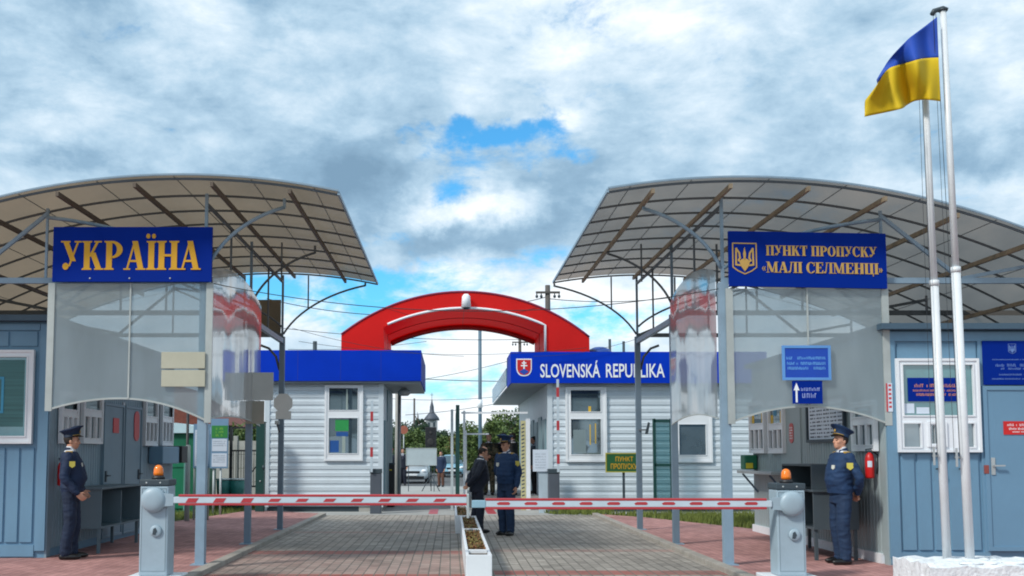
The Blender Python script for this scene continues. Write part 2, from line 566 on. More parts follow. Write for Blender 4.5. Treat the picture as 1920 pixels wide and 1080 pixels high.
class MB:
    def __init__(s):
        s.v, s.f, s.m, s.sm = [], [], [], []
        s.cur = 0
        s.smooth = False

    def add(s, vs, fs):
        b = len(s.v)
        s.v += [tuple(x) for x in vs]
        for f in fs:
            s.f.append(tuple(i + b for i in f))
            s.m.append(s.cur)
            s.sm.append(s.smooth)
        return s

    def hexa(s, q):
        return s.add(q, [(0, 3, 2, 1), (4, 5, 6, 7), (0, 1, 5, 4), (1, 2, 6, 5), (2, 3, 7, 6), (3, 0, 4, 7)])

    def box(s, x0, x1, y0, y1, z0, z1):
        x0, x1 = min(x0, x1), max(x0, x1)
        y0, y1 = min(y0, y1), max(y0, y1)
        z0, z1 = min(z0, z1), max(z0, z1)
        return s.hexa([(x0, y0, z0), (x1, y0, z0), (x1, y1, z0), (x0, y1, z0), (x0, y0, z1), (x1, y0, z1), (x1, y1, z1), (x0, y1, z1)])

    def bbox(s, x0, x1, y0, y1, z0, z1, b=0.01):
        """Box with chamfered edges."""
        bm = bmesh.new()
        bmesh.ops.create_cube(bm, size=1)
        for v in bm.verts:
            v.co = Vector(((x0 + x1) / 2 + v.co.x * abs(x1 - x0), (y0 + y1) / 2 + v.co.y * abs(y1 - y0), (z0 + z1) / 2 + v.co.z * abs(z1 - z0)))
        bmesh.ops.bevel(bm, geom=list(bm.edges), offset=b, segments=2, affect='EDGES', profile=0.6)
        s.from_bm(bm)
        return s

    def from_bm(s, bm):
        bm.verts.index_update()
        s.add([v.co.copy() for v in bm.verts], [tuple(v.index for v in f.verts) for f in bm.faces])
        bm.free()

    def plate(s, pl, a0, a1, b0, b1, d0, d1):
        q = [pl.at(a0, b0, d0), pl.at(a1, b0, d0), pl.at(a1, b1, d0), pl.at(a0, b1, d0), pl.at(a0, b0, d1), pl.at(a1, b0, d1), pl.at(a1, b1, d1), pl.at(a0, b1, d1)]
        return s.hexa(q)

    def prism(s, pl, pts, d0, d1):
        """Convex or fan-able outline (counter-clockwise on the board) between depths d0 and d1."""
        n = len(pts)
        vs = [pl.at(a, b, d0) for a, b in pts] + [pl.at(a, b, d1) for a, b in pts]
        fs = [tuple(range(n, 2 * n)), tuple(reversed(range(n)))] + [(i, (i + 1) % n, n + (i + 1) % n, n + i) for i in range(n)]
        return s.add(vs, fs)

    def bar(s, p, q, w, h=None):
        p, q = Vector(p), Vector(q)
        h = h or w
        d = (q - p).normalized()
        up = Vector((0, 0, 1)) if abs(d.z) < 0.95 else Vector((0, 1, 0))
        a = d.cross(up).normalized()
        c = a.cross(d).normalized()
        o = []
        for e in (p, q):
            for i, j in ((-1, -1), (1, -1), (1, 1), (-1, 1)):
                o.append(e + a * (i * w / 2) + c * (j * h / 2))
        return s.hexa(o)

    def tube(s, pts, r, n=8, caps=True):
        pts = [Vector(p) for p in pts]
        rs = r if isinstance(r, (list, tuple)) else [r] * len(pts)
        vs, fs = [], []
        t = (pts[1] - pts[0]).normalized()
        a = t.orthogonal().normalized()
        for i, p in enumerate(pts):
            if i == 0:
                t = (pts[1] - pts[0]).normalized()
            elif i == len(pts) - 1:
                t = (pts[-1] - pts[-2]).normalized()
            else:
                t = (pts[i + 1] - pts[i - 1]).normalized()
            a = (a - t * a.dot(t)).normalized()
            b = t.cross(a)
            for k in range(n):
                an = 2 * math.pi * k / n
                vs.append(p + (a * math.cos(an) + b * math.sin(an)) * rs[i])
        for i in range(len(pts) - 1):
            for k in range(n):
                fs.append((i * n + k, i * n + (k + 1) % n, (i + 1) * n + (k + 1) % n, (i + 1) * n + k))
        if caps:
            fs.append(tuple(reversed(range(n))))
            fs.append(tuple((len(pts) - 1) * n + k for k in range(n)))
        sm, s.smooth = s.smooth, n > 5
        s.add(vs, fs)
        s.smooth = sm
        return s

    def lathe(s, c, prof, n=20, axis='z'):
        """prof: [(r, h)] from bottom up around axis through c."""
        c = Vector(c)
        vs, fs = [], []
        for r, h in prof:
            for k in range(n):
                a = 2 * math.pi * k / n
                if axis == 'z':
                    vs.append(c + Vector((r * math.cos(a), r * math.sin(a), h)))
                elif axis == '-y':
                    vs.append(c + Vector((r * math.cos(a), -h, r * math.sin(a))))
                elif axis == 'x':
                    vs.append(c + Vector((h, r * math.cos(a), r * math.sin(a))))
        for i in range(len(prof) - 1):
            for k in range(n):
                fs.append((i * n + k, i * n + (k + 1) % n, (i + 1) * n + (k + 1) % n, (i + 1) * n + k))
        fs.append(tuple(reversed(range(n))))
        fs.append(tuple((len(prof) - 1) * n + k for k in range(n)))
        sm, s.smooth = s.smooth, True
        s.add(vs, fs)
        s.smooth = sm
        return s

    def ellipsoid(s, c, r, nu=14, nv=9, rot=None):
        c = Vector(c)
        vs, fs = [], []
        for j in range(nv + 1):
            t = math.pi * (0.0005 + 0.999 * j / nv)
            for i in range(nu):
                a = 2 * math.pi * i / nu
                v = Vector((r[0] * math.sin(t) * math.cos(a), r[1] * math.sin(t) * math.sin(a), -r[2] * math.cos(t)))
                if rot:
                    v = rot @ v
                vs.append(c + v)
        for j in range(nv):
            for i in range(nu):
                fs.append((j * nu + i, j * nu + (i + 1) % nu, (j + 1) * nu + (i + 1) % nu, (j + 1) * nu + i))
        fs.append(tuple(reversed(range(nu))))
        fs.append(tuple(nv * nu + i for i in range(nu)))
        sm, s.smooth = s.smooth, True
        s.add(vs, fs)
        s.smooth = sm
        return s

    def build(s, name, mats, parent=None, origin='base', bevel=0.0):
        mats = mats if isinstance(mats, (list, tuple)) else [mats]
        me = bpy.data.meshes.new(name)
        o = bpy.data.objects.new(name, me)
        C.objects.link(o)
        if parent is not None:
            off = OFF[parent.name]
            o.parent = parent
        elif origin == 'base':
            a = np.array(s.v)
            lo, hi = a.min(0), a.max(0)
            off = Vector(((lo[0] + hi[0]) / 2, (lo[1] + hi[1]) / 2, lo[2]))
            o.location = off
        else:
            off = Vector((0, 0, 0))
        OFF[o.name] = off
        me.from_pydata([(x - off.x, y - off.y, z - off.z) for x, y, z in s.v], [], s.f)
        for m in mats:
            me.materials.append(m)
        me.polygons.foreach_set('material_index', s.m)
        me.polygons.foreach_set('use_smooth', s.sm)
        me.update()
        bm = bmesh.new()
        bm.from_mesh(me)
        bmesh.ops.recalc_face_normals(bm, faces=bm.faces)
        bm.to_mesh(me)
        bm.free()
        if bevel:
            md = o.modifiers.new('soft_edges', 'BEVEL')
            md.width = bevel
            md.segments = 2
            md.limit_method = 'ANGLE'
        return o


def part(name, mat, parent, fn):
    m = MB()
    fn(m)
    return m.build(name, mat, parent)


def single(name, mat, label, cat, fn, group=None, bevel=0):
    m = MB()
    fn(m)
    return tag(m.build(name, mat, bevel=bevel), label, cat, group)


def structure(name, mat, fn):
    m = MB()
    fn(m)
    return tag(m.build(name, mat, origin=None), kind='structure')


def copy_tree(o, delta, parent=None):
    c = o.copy()
    C.objects.link(c)
    OFF[c.name] = OFF.get(o.name, Vector())
    if parent is None:
        c.location = Vector(o.location) + Vector(delta)
    else:
        c.parent = parent
    for ch in list(o.children):
        copy_tree(ch, delta, c)
    return c


def catenary(p, q, sag, n=24):
    p, q = Vector(p), Vector(q)
    return [p.lerp(q, i / n) + Vector((0, 0, -sag * 4 * (i / n) * (1 - i / n))) for i in range(n + 1)]


# ------------------------------------------------------------------ lettering
_FONT = {}


def font_mesh(text, offset=0.0):
    key = (text, offset)
    if key not in _FONT:
        cu = bpy.data.curves.new('lettering', 'FONT')
        cu.body = text
        cu.size = 1.0
        cu.offset = offset
        cu.resolution_u = 3
        o = bpy.data.objects.new('lettering', cu)
        C.objects.link(o)
        dg = bpy.context.evaluated_depsgraph_get()
        me = bpy.data.meshes.new_from_object(o.evaluated_get(dg))
        vs = [v.co.copy() for v in me.vertices]
        fs = [tuple(p.vertices) for p in me.polygons]
        bpy.data.objects.remove(o)
        bpy.data.meshes.remove(me)
        bpy.data.curves.remove(cu)
        _FONT[key] = (vs, fs)
    return _FONT[key]


def sans(mb, text, pl, a0, a1, b0, b1, d, offset=0.0):
    """Flat sans lettering fitted into the given rectangle of the board, d in front of it."""
    vs, fs = font_mesh(text, offset)
    xs, ys = [v.x for v in vs], [v.y for v in vs]
    x0, x1, y0, y1 = min(xs), max(xs), min(ys), max(ys)
    mb.add([pl.at(a0 + (v.x - x0) / (x1 - x0) * (a1 - a0), b0 + (v.y - y0) / (y1 - y0) * (b1 - b0), d) for v in vs], fs)


def greek(mb, pl, a0, a1, b0, b1, d, seed=1, gaps=2):
    """A line of print too small to read: uneven little strokes in word groups."""
    rr = random.Random(seed)
    x = a0
    h = b1 - b0
    cuts = sorted(rr.uniform(a0 + .15 * (a1 - a0), a1 - .1 * (a1 - a0)) for _ in range(gaps))
    while x < a1 - h * .3:
        w = h * rr.uniform(.13, .2)
        if not any(abs(x - c) < h * .4 for c in cuts):
            k = rr.random()
            top = b1 if k > .25 else b0 + h * .75
            mb.plate(pl, x, x + w, b0, top, d, d + .002)
            if k > .5:
                mb.plate(pl, x + w, x + w + h * .2, b0 + (h * .8 if k > .75 else 0), b0 + (h if k > .75 else h * .2), d, d + .0015)
        x += w + h * rr.uniform(.26, .36)


def serif_glyph(ch):
    """Bold old-style capitals as strokes on a unit cap height: (advance, [outlines])."""
    S, T = 0.25, 0.08
    out = []
    rect = lambda x0, x1, y0, y1: out.append([(x0, y0), (x1, y0), (x1, y1), (x0, y1)])

    def stem(x, w=S, top=True, bot=True):
        rect(x, x + w, 0, 1)
        if bot:
            out.append([(x - .085, 0), (x + w + .085, 0), (x + w + .085, .035), (x + w, .075), (x, .075), (x - .085, .035)])
        if top:
            out.append([(x - .085, .965), (x, .925), (x + w, .925), (x + w + .085, .965), (x + w + .085, 1), (x - .085, 1)])

    def diag(x0, y0, x1, y1, w):
        out.append([(x0, y0), (x0 + w, y0), (x1 + w, y1), (x1, y1)])

    def slab(x0, x1, y):
        rect(x0, x1, y, y + .05)

    def ring(cx, cy, rx, ry, tx, ty, a0=0, a1=360, n=20):
        k = max(3, int(n * (a1 - a0) / 360))
        for i in range(k):
            p, q = R(a0 + (a1 - a0) * i / k), R(a0 + (a1 - a0) * (i + 1) / k)
            out.append([(cx + rx * math.cos(p), cy + ry * math.sin(p)), (cx + rx * math.cos(q), cy + ry * math.sin(q)),
                        (cx + (rx - tx) * math.cos(q), cy + (ry - ty) * math.sin(q)), (cx + (rx - tx) * math.cos(p), cy + (ry - ty) * math.sin(p))])
    adv = .9
    if ch == 'У':
        diag(.40, .30, .06, 1, .23)
        diag(.30, .12, .68, 1, T)
        slab(-.02, .38, .95)
        slab(.56, .86, .95)
        ring(.20, .12, .13, .12, .12, .11)
        adv = .86
    elif ch == 'К':
        stem(.09)
        diag(.30, .46, .62, 1, T + .03)
        diag(.62, 0, .34, .60, .24)
        slab(.52, .84, .95)
        slab(.54, .93, 0)
        adv = .93
    elif ch == 'Р':
        stem(.09)
        ring(.33, .70, .46, .30, .24, .07, -90, 90, 24)
        rect(.27, .34, .93, 1)
        rect(.27, .34, .40, .47)
        adv = .84
    elif ch in 'АA':
        diag(.08, 0, .40, 1, T)
        diag(.60, 0, .33, 1, .24)
        rect(.22, .66, .27, .34)
        slab(-.02, .27, 0)
        slab(.50, .92, 0)
        adv = .92
    elif ch in 'ЇІ':
        stem(.09)
        adv = .42
        if ch == 'Ї':
            ring(.075, 1.17, .085, .085, .084, .084, 0, 360, 14)
            ring(.315, 1.17, .085, .085, .084, .084, 0, 360, 14)
    elif ch == 'Н':
        stem(.09)
        stem(.63)
        rect(.28, .66, .46, .54)
        adv = .96
    elif ch == 'П':
        stem(.09)
        stem(.60)
        rect(.28, .63, .93, 1.0)
        adv = .93
    elif ch == 'Т':
        stem(.28, top=False)
        rect(.0, .78, .94, 1)
        out.append([(.0, .72), (.05, .72), (.10, .94), (.0, .94)])
        out.append([(.73, .72), (.78, .72), (.78, .94), (.68, .94)])
        adv = .81
    elif ch == 'О':
        ring(.43, .5, .43, .52, .23, .06)
        adv = .89
    elif ch == 'С':
        ring(.43, .5, .43, .52, .23, .06, 50, 315, 28)
        rect(.70, .77, .66, 1)
        rect(.70, .77, .12, .24)
        adv = .82
    elif ch == 'М':
        rect(.10, .165, 0, 1)
        slab(-.02, .29, 0)
        diag(.44, .05, .03, 1, .24)
        diag(.52, .05, .80, 1, T)
        rect(.80, 1.01, 0, 1)
        slab(.70, 1.10, 0)
        slab(-.02, .2, .95)
        slab(.82, 1.10, .95)
        adv = 1.12
    elif ch == 'Л':
        diag(.14, .1, .27, 1, T)
        rect(.56, .775, 0, 1)
        slab(.47, .86, 0)
        slab(.18, .86, .95)
        ring(.10, .09, .1, .09, .095, .085)
        adv = .88
    elif ch == 'Е':
        stem(.09)
        rect(.30, .74, .93, 1)
        rect(.30, .76, 0, .07)
        rect(.30, .56, .47, .54)
        out.append([(.69, .70), (.74, .70), (.74, .93), (.64, .93)])
        out.append([(.62, .07), (.76, .07), (.76, .30), (.71, .30)])
        rect(.51, .56, .37, .64)
        adv = .80
    elif ch == 'Ц':
        stem(.09, bot=False)
        stem(.58, bot=False)
        rect(.09, .88, 0, .07)
        rect(.82, .88, -.2, 0)
        adv = .92
    elif ch in '«»':
        for k in (0, .17):
            if ch == '«':
                out.append([(k + .02, .36), (k + .14, .16), (k + .19, .16), (k + .11, .36)])
                out.append([(k + .02, .36), (k + .11, .36), (k + .19, .56), (k + .14, .56)])
            else:
                out.append([(k + .01, .16), (k + .06, .16), (k + .18, .36), (k + .09, .36)])
                out.append([(k + .09, .36), (k + .18, .36), (k + .06, .56), (k + .01, .56)])
        adv = .42
    elif ch == ' ':
        adv = .36
    return adv, out


def serif(mb, text, pl, a0, a1, b0, b1, d):
    gl = [serif_glyph(c) for c in text]
    tot = sum(g[0] for g in gl) + .02 * (len(gl) - 1)
    kx, ky = (a1 - a0) / tot, b1 - b0
    x = 0
    i = 0
    for adv, outs in gl:
        for o in outs:
            pts = [((x + px) * kx + a0, py * ky + b0) for px, py in o]
            area = sum(pts[j][0] * pts[(j + 1) % len(pts)][1] - pts[(j + 1) % len(pts)][0] * pts[j][1] for j in range(len(pts)))
            if area < 0:
                pts = pts[::-1]
            mb.prism(pl, pts, d - .002, d + .003 + .00035 * (i % 24))
            i += 1
        x += adv + .02


def stroke(mb, pl, pts, w, d, th=.004):
    for i, ((x0, y0), (x1, y1)) in enumerate(zip(pts, pts[1:])):
        L_ = math.hypot(x1 - x0, y1 - y0) or 1
        ex, ey = (x1 - x0) / L_ * w * .3, (y1 - y0) / L_ * w * .3
        nx, ny = -(y1 - y0) / L_ * w / 2, (x1 - x0) / L_ * w / 2
        q = [(x0 - ex - nx, y0 - ey - ny), (x1 + ex - nx, y1 + ey - ny), (x1 + ex + nx, y1 + ey + ny), (x0 - ex + nx, y0 - ey + ny)]
        mb.prism(pl, q, d - .001, d + th + .0003 * (i % 9))


def trident(mb, pl, cx, cy, h, d):
    """The trident arms in a shield outline, height h."""
    s = h
    shield = [(-.38, .5), (.38, .5), (.38, -.28), (.22, -.40), (0, -.5), (-.22, -.40), (-.38, -.28), (-.38, .5)]
    stroke(mb, pl, [(cx + x * s, cy + y * s) for x, y in shield], .035 * s, d)
    t = .055 * s
    mb.prism(pl, [(cx - .03 * s, cy + 0 * s), (cx + .03 * s, cy + 0 * s), (cx + .045 * s, cy + .16 * s), (cx, cy + .38 * s), (cx - .045 * s, cy + .16 * s)], d, d + .006)
    for k in (-1, 1):
        mir = lambda pts: [(cx + k * x * s, cy + y * s) for x, y in pts]
        stroke(mb, pl, mir([(.27, .33), (.28, -.2), (.12, -.22)]), t, d, .005)
        stroke(mb, pl, mir([(.27, .33), (.17, .18), (.15, .02), (.20, -.06), (.10, -.12), (.03, -.02)]), t, d, .0065)
    heart = [(0, -.42), (.10, -.28), (.16, -.14), (.12, -.03), (.05, -.01), (0, -.05), (-.05, -.01), (-.12, -.03), (-.16, -.14), (-.10, -.28)]
    mb.prism(pl, [(cx + x * s, cy + y * s) for x, y in heart], d, d + .0085)

# ================================================================== THE SETTING
ROAD = -0.04
plan = Plane((0, 0, 0), (1, 0, 0), (0, 1, 0))
structure('ground', land_m, lambda m: m.add([(-1500, -200, -0.09), (1500, -200, -0.09), (1500, 2500, -0.09), (-1500, 2500, -0.09)], [(0, 1, 2, 3)]))
structure('road', pave_road, lambda m: m.box(-3.05, 3.46, -8, 25.2, -0.3, ROAD))
structure('paved_apron', apron_m, lambda m: m.prism(plan, [(-5.2, 25.2), (8.5, 25.2), (8.5, 48), (-5.2, 48)], -0.3, ROAD))
structure('street', asphalt, lambda m: m.prism(plan, [(-5.0, 48), (5.5, 48), (6.5, 420), (-5.0, 420)], -0.3, ROAD - .004))
structure('left_pavement', pave_walk, lambda m: m.prism(plan, [(-16, -8), (-3.2, -8), (-3.2, 25.2), (-5.2, 26.6), (-6.0, 22.2), (-16, 22.2)], -0.3, 0))
structure('right_pavement', pave_walk, lambda m: m.prism(plan, [(3.61, -8), (16, -8), (16, 20.0), (5.9, 20.0), (4.5, 23.6), (3.61, 24.9)], -0.3, 0))
structure('left_kerb', kerb_m, lambda m: [m.bbox(-3.2, -3.05, y, y + .985, -0.3, .025, .012) for y in [k - 8 for k in range(33)]])
structure('right_kerb', kerb_m, lambda m: [m.bbox(3.46, 3.61, y, y + .985, -0.3, .025, .012) for y in [k - 8 for k in range(33)]])
structure('pedestrian_ramp', apron_m, lambda m: m.prism(plan, [(.55, 28.6), (2.5, 28.6), (2.5, 40), (.55, 40)], ROAD - .1, .28))
# painted red marks on the apron
structure('red_road_marking', barrier_red, lambda m: [m.box(-.56, -.33, 25.6, 28.2, ROAD - .02, ROAD + .004), m.box(.93, 1.16, 25.6, 28.2, ROAD - .02, ROAD + .004)])
structure('left_lawn', land_m, lambda m: m.prism(plan, [(-16, 22.2), (-6.0, 22.2), (-5.22, 26.6), (-5.22, 60), (-30, 60), (-30, 22.2)], -0.3, -.02))
structure('right_lawn', land_m, lambda m: m.prism(plan, [(3.62, 24.95), (4.55, 23.62), (5.9, 20.02), (16, 20.02), (16, 25.18), (3.62, 25.18)], -0.3, -.02))


def grass_patch(name, label, poly, n, seed):
    rr = random.Random(seed)
    xs, ys = [p[0] for p in poly], [p[1] for p in poly]

    def inside(x, y):
        c = False
        for i in range(len(poly)):
            (x1, y1), (x2, y2) = poly[i], poly[(i + 1) % len(poly)]
            if (y1 > y) != (y2 > y) and x < (x2 - x1) * (y - y1) / (y2 - y1) + x1:
                c = not c
        return c
    m = MB()
    while len(m.f) < n:
        x, y = rr.uniform(min(xs), max(xs)), rr.uniform(min(ys), max(ys))
        if not inside(x, y):
            continue
        a, h, w = rr.uniform(0, 6.28), rr.uniform(.05, .13), rr.uniform(.008, .016)
        dx, dy = math.cos(a) * w, math.sin(a) * w
        lx, ly = rr.uniform(-.05, .05), rr.uniform(-.05, .05)
        m.add([(x - dx, y - dy, -.03), (x + dx, y + dy, -.03), (x + lx, y + ly, h)], [(0, 1, 2)])
    tag(m.build(name, grass_m, origin=None), label, 'grass', kind='stuff')


grass_patch('grass', 'short green grass at the edge of the red paving on the left', [(-9, 22.25), (-6.05, 22.25), (-5.25, 26.6), (-5.25, 34), (-12, 34)], 16000, 3)
grass_patch('grass', 'strip of green grass below the white siding kiosk on the right', [(3.63, 25.0), (4.56, 23.66), (5.9, 20.1), (9, 20.1), (9, 25.1), (3.63, 25.15)], 9000, 4)
grass_patch('grass', 'grass wedge beside the pale apron left of the right kerb', [(2.55, 25.25), (3.6, 24.9), (4.2, 26.3), (2.3, 26.3)], 1200, 5)

# ================================================================== BUILDING HELPERS


def ribs(m, pl, a0, a1, b0, b1, step, d0=0.0, depth=.022, groove=.022):
    """Vertical pressed-steel boards with shadow grooves between them."""
    n = max(1, round((a1 - a0) / step))
    w = (a1 - a0) / n
    for i in range(n):
        x0, x1 = a0 + i * w + groove / 2, a0 + (i + 1) * w - groove / 2
        q = [pl.at(x0, b0, d0), pl.at(x1, b0, d0), pl.at(x1, b1, d0), pl.at(x0, b1, d0),
             pl.at(x0 + .008, b0, d0 + depth), pl.at(x1 - .008, b0, d0 + depth), pl.at(x1 - .008, b1, d0 + depth), pl.at(x0 + .008, b1, d0 + depth)]
        m.hexa(q)


def frame_ring(m, pl, a0, a1, b0, b1, w, d0, d1):
    m.plate(pl, a0, a1, b0, b0 + w, d0, d1)
    m.plate(pl, a0, a1, b1 - w, b1, d0, d1)
    m.plate(pl, a0, a0 + w, b0 + w, b1 - w, d0, d1)
    m.plate(pl, a1 - w, a1, b0 + w, b1 - w, d0, d1)


def window(parent, pl, a0, a1, b0, b1, panes, gm, fm=white_upvc, d=.03, w=.06, name='window', slab=True):
    """White frame with the given glazed openings [(a0,a1,b0,b1)] in it; the frame is a part, each pane a sub-part."""
    m = MB()
    xs = sorted({a0, a1} | {p[0] for p in panes} | {p[1] for p in panes})
    ys = sorted({b0, b1} | {p[2] for p in panes} | {p[3] for p in panes})
    for i in range(len(xs) - 1):
        for j in range(len(ys) - 1):
            cx, cy = (xs[i] + xs[i + 1]) / 2, (ys[j] + ys[j + 1]) / 2
            if any(p[0] < cx < p[1] and p[2] < cy < p[3] for p in panes):
                continue
            m.plate(pl, xs[i], xs[i + 1], ys[j], ys[j + 1], d, d + .045)
    frame_ring(m, pl, a0, a1, b0, b1, w * .55, d + .0455, d + .062)
    for p in panes:
        frame_ring(m, pl, p[0] - .018, p[1] + .018, p[2] - .018, p[3] + .018, .018, d + .0455, d + .058)
    f = m.build(name, fm, parent)
    for i, p in enumerate(panes):
        g = gm[i] if isinstance(gm, (list, tuple)) else gm
        part('pane', g, f, lambda mm: mm.plate(pl, p[0], p[1], p[2], p[3], d + .004, d + .016))
    return f


def combo_panes(a0, a1, b0, b1, split=.52, slits=3, big=True):
    w = a1 - a0
    zs = b0 + (b1 - b0) * split
    out = []
    if big:
        out.append((a0 + .07, a1 - .07, zs + .05, b1 - .08))
    sw = (w - .14 - .07 * (slits - 1)) / slits
    for i in range(slits):
        x = a0 + .07 + i * (sw + .07)
        out.append((x, x + sw, b0 + .09, zs - .07))
    return out


# ================================================================== LEFT CABIN
LY0, LY1, LX = 14.4, 20.9, -5.72
LZ = P(45, 604, LY0).z
lc = thing('office_cabin', 'blue grey steel office cabin on the left with a white framed window', 'cabin', (-7.7, 17.6, 0))


def f(m):
    m.box(-9.7, LX - .0, LY0, LY1, 0, LZ)
    pl = Plane((0, LY0, 0))
    ribs(m, pl, -9.6, LX - .16, .22, P(0, 832, LY0).z - .06, .21)
    ribs(m, pl, -9.6, LX - .16, P(0, 657, LY0).z + .06, P(0, 622, LY0).z, .4)
    m.plate(pl, LX - .13, LX + .012, 0.1, LZ - .03, 0, .035)
    m.plate(pl, -9.7, LX - .14, 0.02, .18, 0, .032)
    m.plate(pl, -9.7, LX - .14, P(0, 622, LY0).z + .02, LZ - .03, 0, .034)
part('wall', cabin_m, lc, f)


def f(m):
    pl = Plane((LX, LY0, 0), (0, 1, 0))
    L_ = LY1 - LY0
    ribs(m, pl, .14, L_ - .02, .12, LZ - .1, .105, depth=.014, groove=.012)
    m.plate(pl, .0, .13, 0, LZ - .05, 0, .03)
part('side_cladding', cabin_side_m, lc, f)
part('roof', trim_m, lc, lambda m: m.box(-9.9, LX + .1, LY0 - .18, LY1 + .15, LZ + .003, LZ + .085))
fp = Plane((0, LY0, 0))
wz0, wz1 = P(0, 832, LY0).z, P(0, 657, LY0).z
wx1 = P(66, 740, LY0).x
window(lc, fp, -8.3, wx1, wz0, wz1, [(-8.2, wx1 - .10, wz0 + .11, wz1 - .10)], glass_teal)
part('window_blind', M('teal_blind', (0.06, 0.17, 0.175), .7, aniso=(.3, .3, 14), scale=2, var=.25), lc,
     lambda m: m.plate(fp, -8.15, wx1 - .14, wz0 + .24, wz1 - .14, .047, .0475))
o = part('notice', M('blue_notice_edge', (0.05, 0.30, 0.48), .5), lc, lambda m: frame_ring(m, fp, -6.9, P(10, 740, LY0).x, P(0, 775, LY0).z, P(0, 707, LY0).z, .035, .049, .056))
sp = Plane((LX, LY0, 0), (0, 1, 0))


def sy(px):
    """distance along the left cabin's side wall for a pixel column"""
    return LX * FPX / (px - CX) - LY0


def sz(py, px):
    return P(px, py, LX * FPX / (px - CX)).z


for a, b in ((106, 138), (147, 184)):
    s0, s1 = sy(a), sy(b)
    z0, z1 = sz(832, (a + b) / 2), sz(735, (a + b) / 2)
    window(lc, sp, s0, s1, z0, z1, combo_panes(s0, s1, z0, z1, .60, 3), [glass_dark] + [glass_grey] * 3)
for a, b in ((265, 289), (297, 318)):
    s0, s1 = sy(a), sy(b)
    z0, z1 = sz(836, (a + b) / 2), sz(745, (a + b) / 2)
    window(lc, sp, s0, s1, z0, z1, combo_panes(s0, s1, z0, z1, .55, 3), [glass_grey] + [glass_dark] * 3)
# the two doors and what hangs on them
for a, b, hx in ((191, 225, 194), (231, 259, 256)):
    s0, s1 = sy(a), sy(b)
    d = MB()
    d.plate(sp, s0, s1, .12, 2.25, .02, .055)
    frame_ring(d, sp, s0 - .05, s1 + .05, .08, 2.30, .045, .015, .07)
    dr = d.build('door', M('door_steel', (0.165, 0.255, 0.325), .45, var=.08), lc)
    part('handle', slate, dr, lambda m: (m.plate(sp, sy(hx) - .03, sy(hx) + .03, 1.0, 1.18, .055, .075), m.bar(sp.at(sy(hx), 1.1, .10), sp.at(sy(hx) + .12, 1.1, .10), .02), m.bar(sp.at(sy(hx), 1.1, .07), sp.at(sy(hx), 1.1, .11), .02)))
part('partition_strip', white_upvc, lc, lambda m: m.plate(sp, sy(228.5) - .02, sy(228.5) + .02, 1.5, 2.35, .02, .04))
part('black_box', black, lc, lambda m: m.bbox(LX + .03, LX + .34, LY1 - .55, LY1 - .1, 1.28, 1.62, .02))
part('equipment_box', cabin_m, lc, lambda m: m.bbox(LX + .03, LX + .30, LY1 - 1.75, LY1 - .6, 1.27, 1.60, .02))

single('warning_sign', red_m, 'small red rectangular sign on the first door of the left cabin', 'sign', lambda m: m.plate(sp, sy(206), sy(216.5), sz(812, 211), sz(784, 211), .057, .067))
single('warning_sign', red_m, 'tall red rounded sign on the second door of the left cabin', 'sign',
       lambda m: m.prism(sp, [(sy(250.5) + .15 * math.cos(t) * (1 if True else 1), sz(799, 250) + (.15 if math.sin(t) > 0 else -.15) + .12 * math.sin(t)) for t in [k * math.pi / 8 for k in range(16)]], .057, .067))


def extinguisher(label, x, y, z, face):
    k_ = .76
    t = thing('fire_extinguisher', label, 'extinguisher', (x, y, z))
    part('cylinder', red_m, t, lambda m: m.lathe((x, y, z), [(a * k_, b * k_) for a, b in ((.02, 0), (.07, .005), (.078, .03), (.078, .36), (.06, .42), (.03, .45), (.02, .46))], 18))
    part('label', paper, t, lambda m: m.add([(x + k_ * .0795 * math.cos(a), y + k_ * .0795 * math.sin(a), z + k_ * h) for a in [face + k * .25 - .5 for k in range(5)] for h in (.2, .31)], [(2 * k, 2 * k + 2, 2 * k + 3, 2 * k + 1) for k in range(4)]))
    part('valve', slate, t, lambda m: (m.lathe((x, y, z), [(.018 * k_, .455 * k_), (.018 * k_, .50 * k_)], 8), m.bar((x - .05, y, z + .51 * k_), (x + .06, y, z + .53 * k_), .02), m.bar((x - .05, y, z + .49 * k_), (x + .06, y, z + .47 * k_), .012)))
    part('hose', black, t, lambda m: m.tube([(x + .02, y - .02, z + .49 * k_), (x + .10, y - .03, z + .42 * k_), (x + .10, y - .03, z + .2 * k_), (x + .085, y - .02, z + .08 * k_)], .011, 7))


extinguisher('red fire extinguisher on the left cabin wall behind the officer', LX + .11, LY0 + .28, 1.0, -1.2)

# ================================================================== RIGHT CABIN
RY0, RY1, RX = 13.44, 19.4, 5.78
RZ = P(1800, 620, RY0).z
rc = thing('office_cabin', 'blue steel office cabin on the right with a grey door and a white window', 'cabin', (8, 16.4, 0))
rp = Plane((0, RY0, 0))
rx = lambda px: P(px, 850, RY0).x
rz = lambda py: P(1750, py, RY0).z


def f(m):
    m.box(RX, 11.0, RY0, RY1, 0, RZ)
    ribs(m, rp, rx(1685), rx(1835), .20, rz(852), .20, groove=.03)
    ribs(m, rp, rx(1685), rx(1838), rz(672), rz(645), .5)
    m.plate(rp, RX - .012, rx(1682), .10, RZ - .03, 0, .035)
    m.plate(rp, RX, rx(1848), .02, .17, 0, .033)
    m.plate(rp, RX, 11, rz(640), RZ - .02, 0, .036)
    m.plate(rp, rx(1838), rx(1850), .17, rz(640), 0, .034)
part('wall', cabin_m, rc, f)
rsp = Plane((RX, RY1, 0), (0, -1, 0))
RL = RY1 - RY0
ry = lambda px: RY1 - RX * FPX / (px - CX)
rsz = lambda py, px: P(px, py, RX * FPX / (px - CX)).z


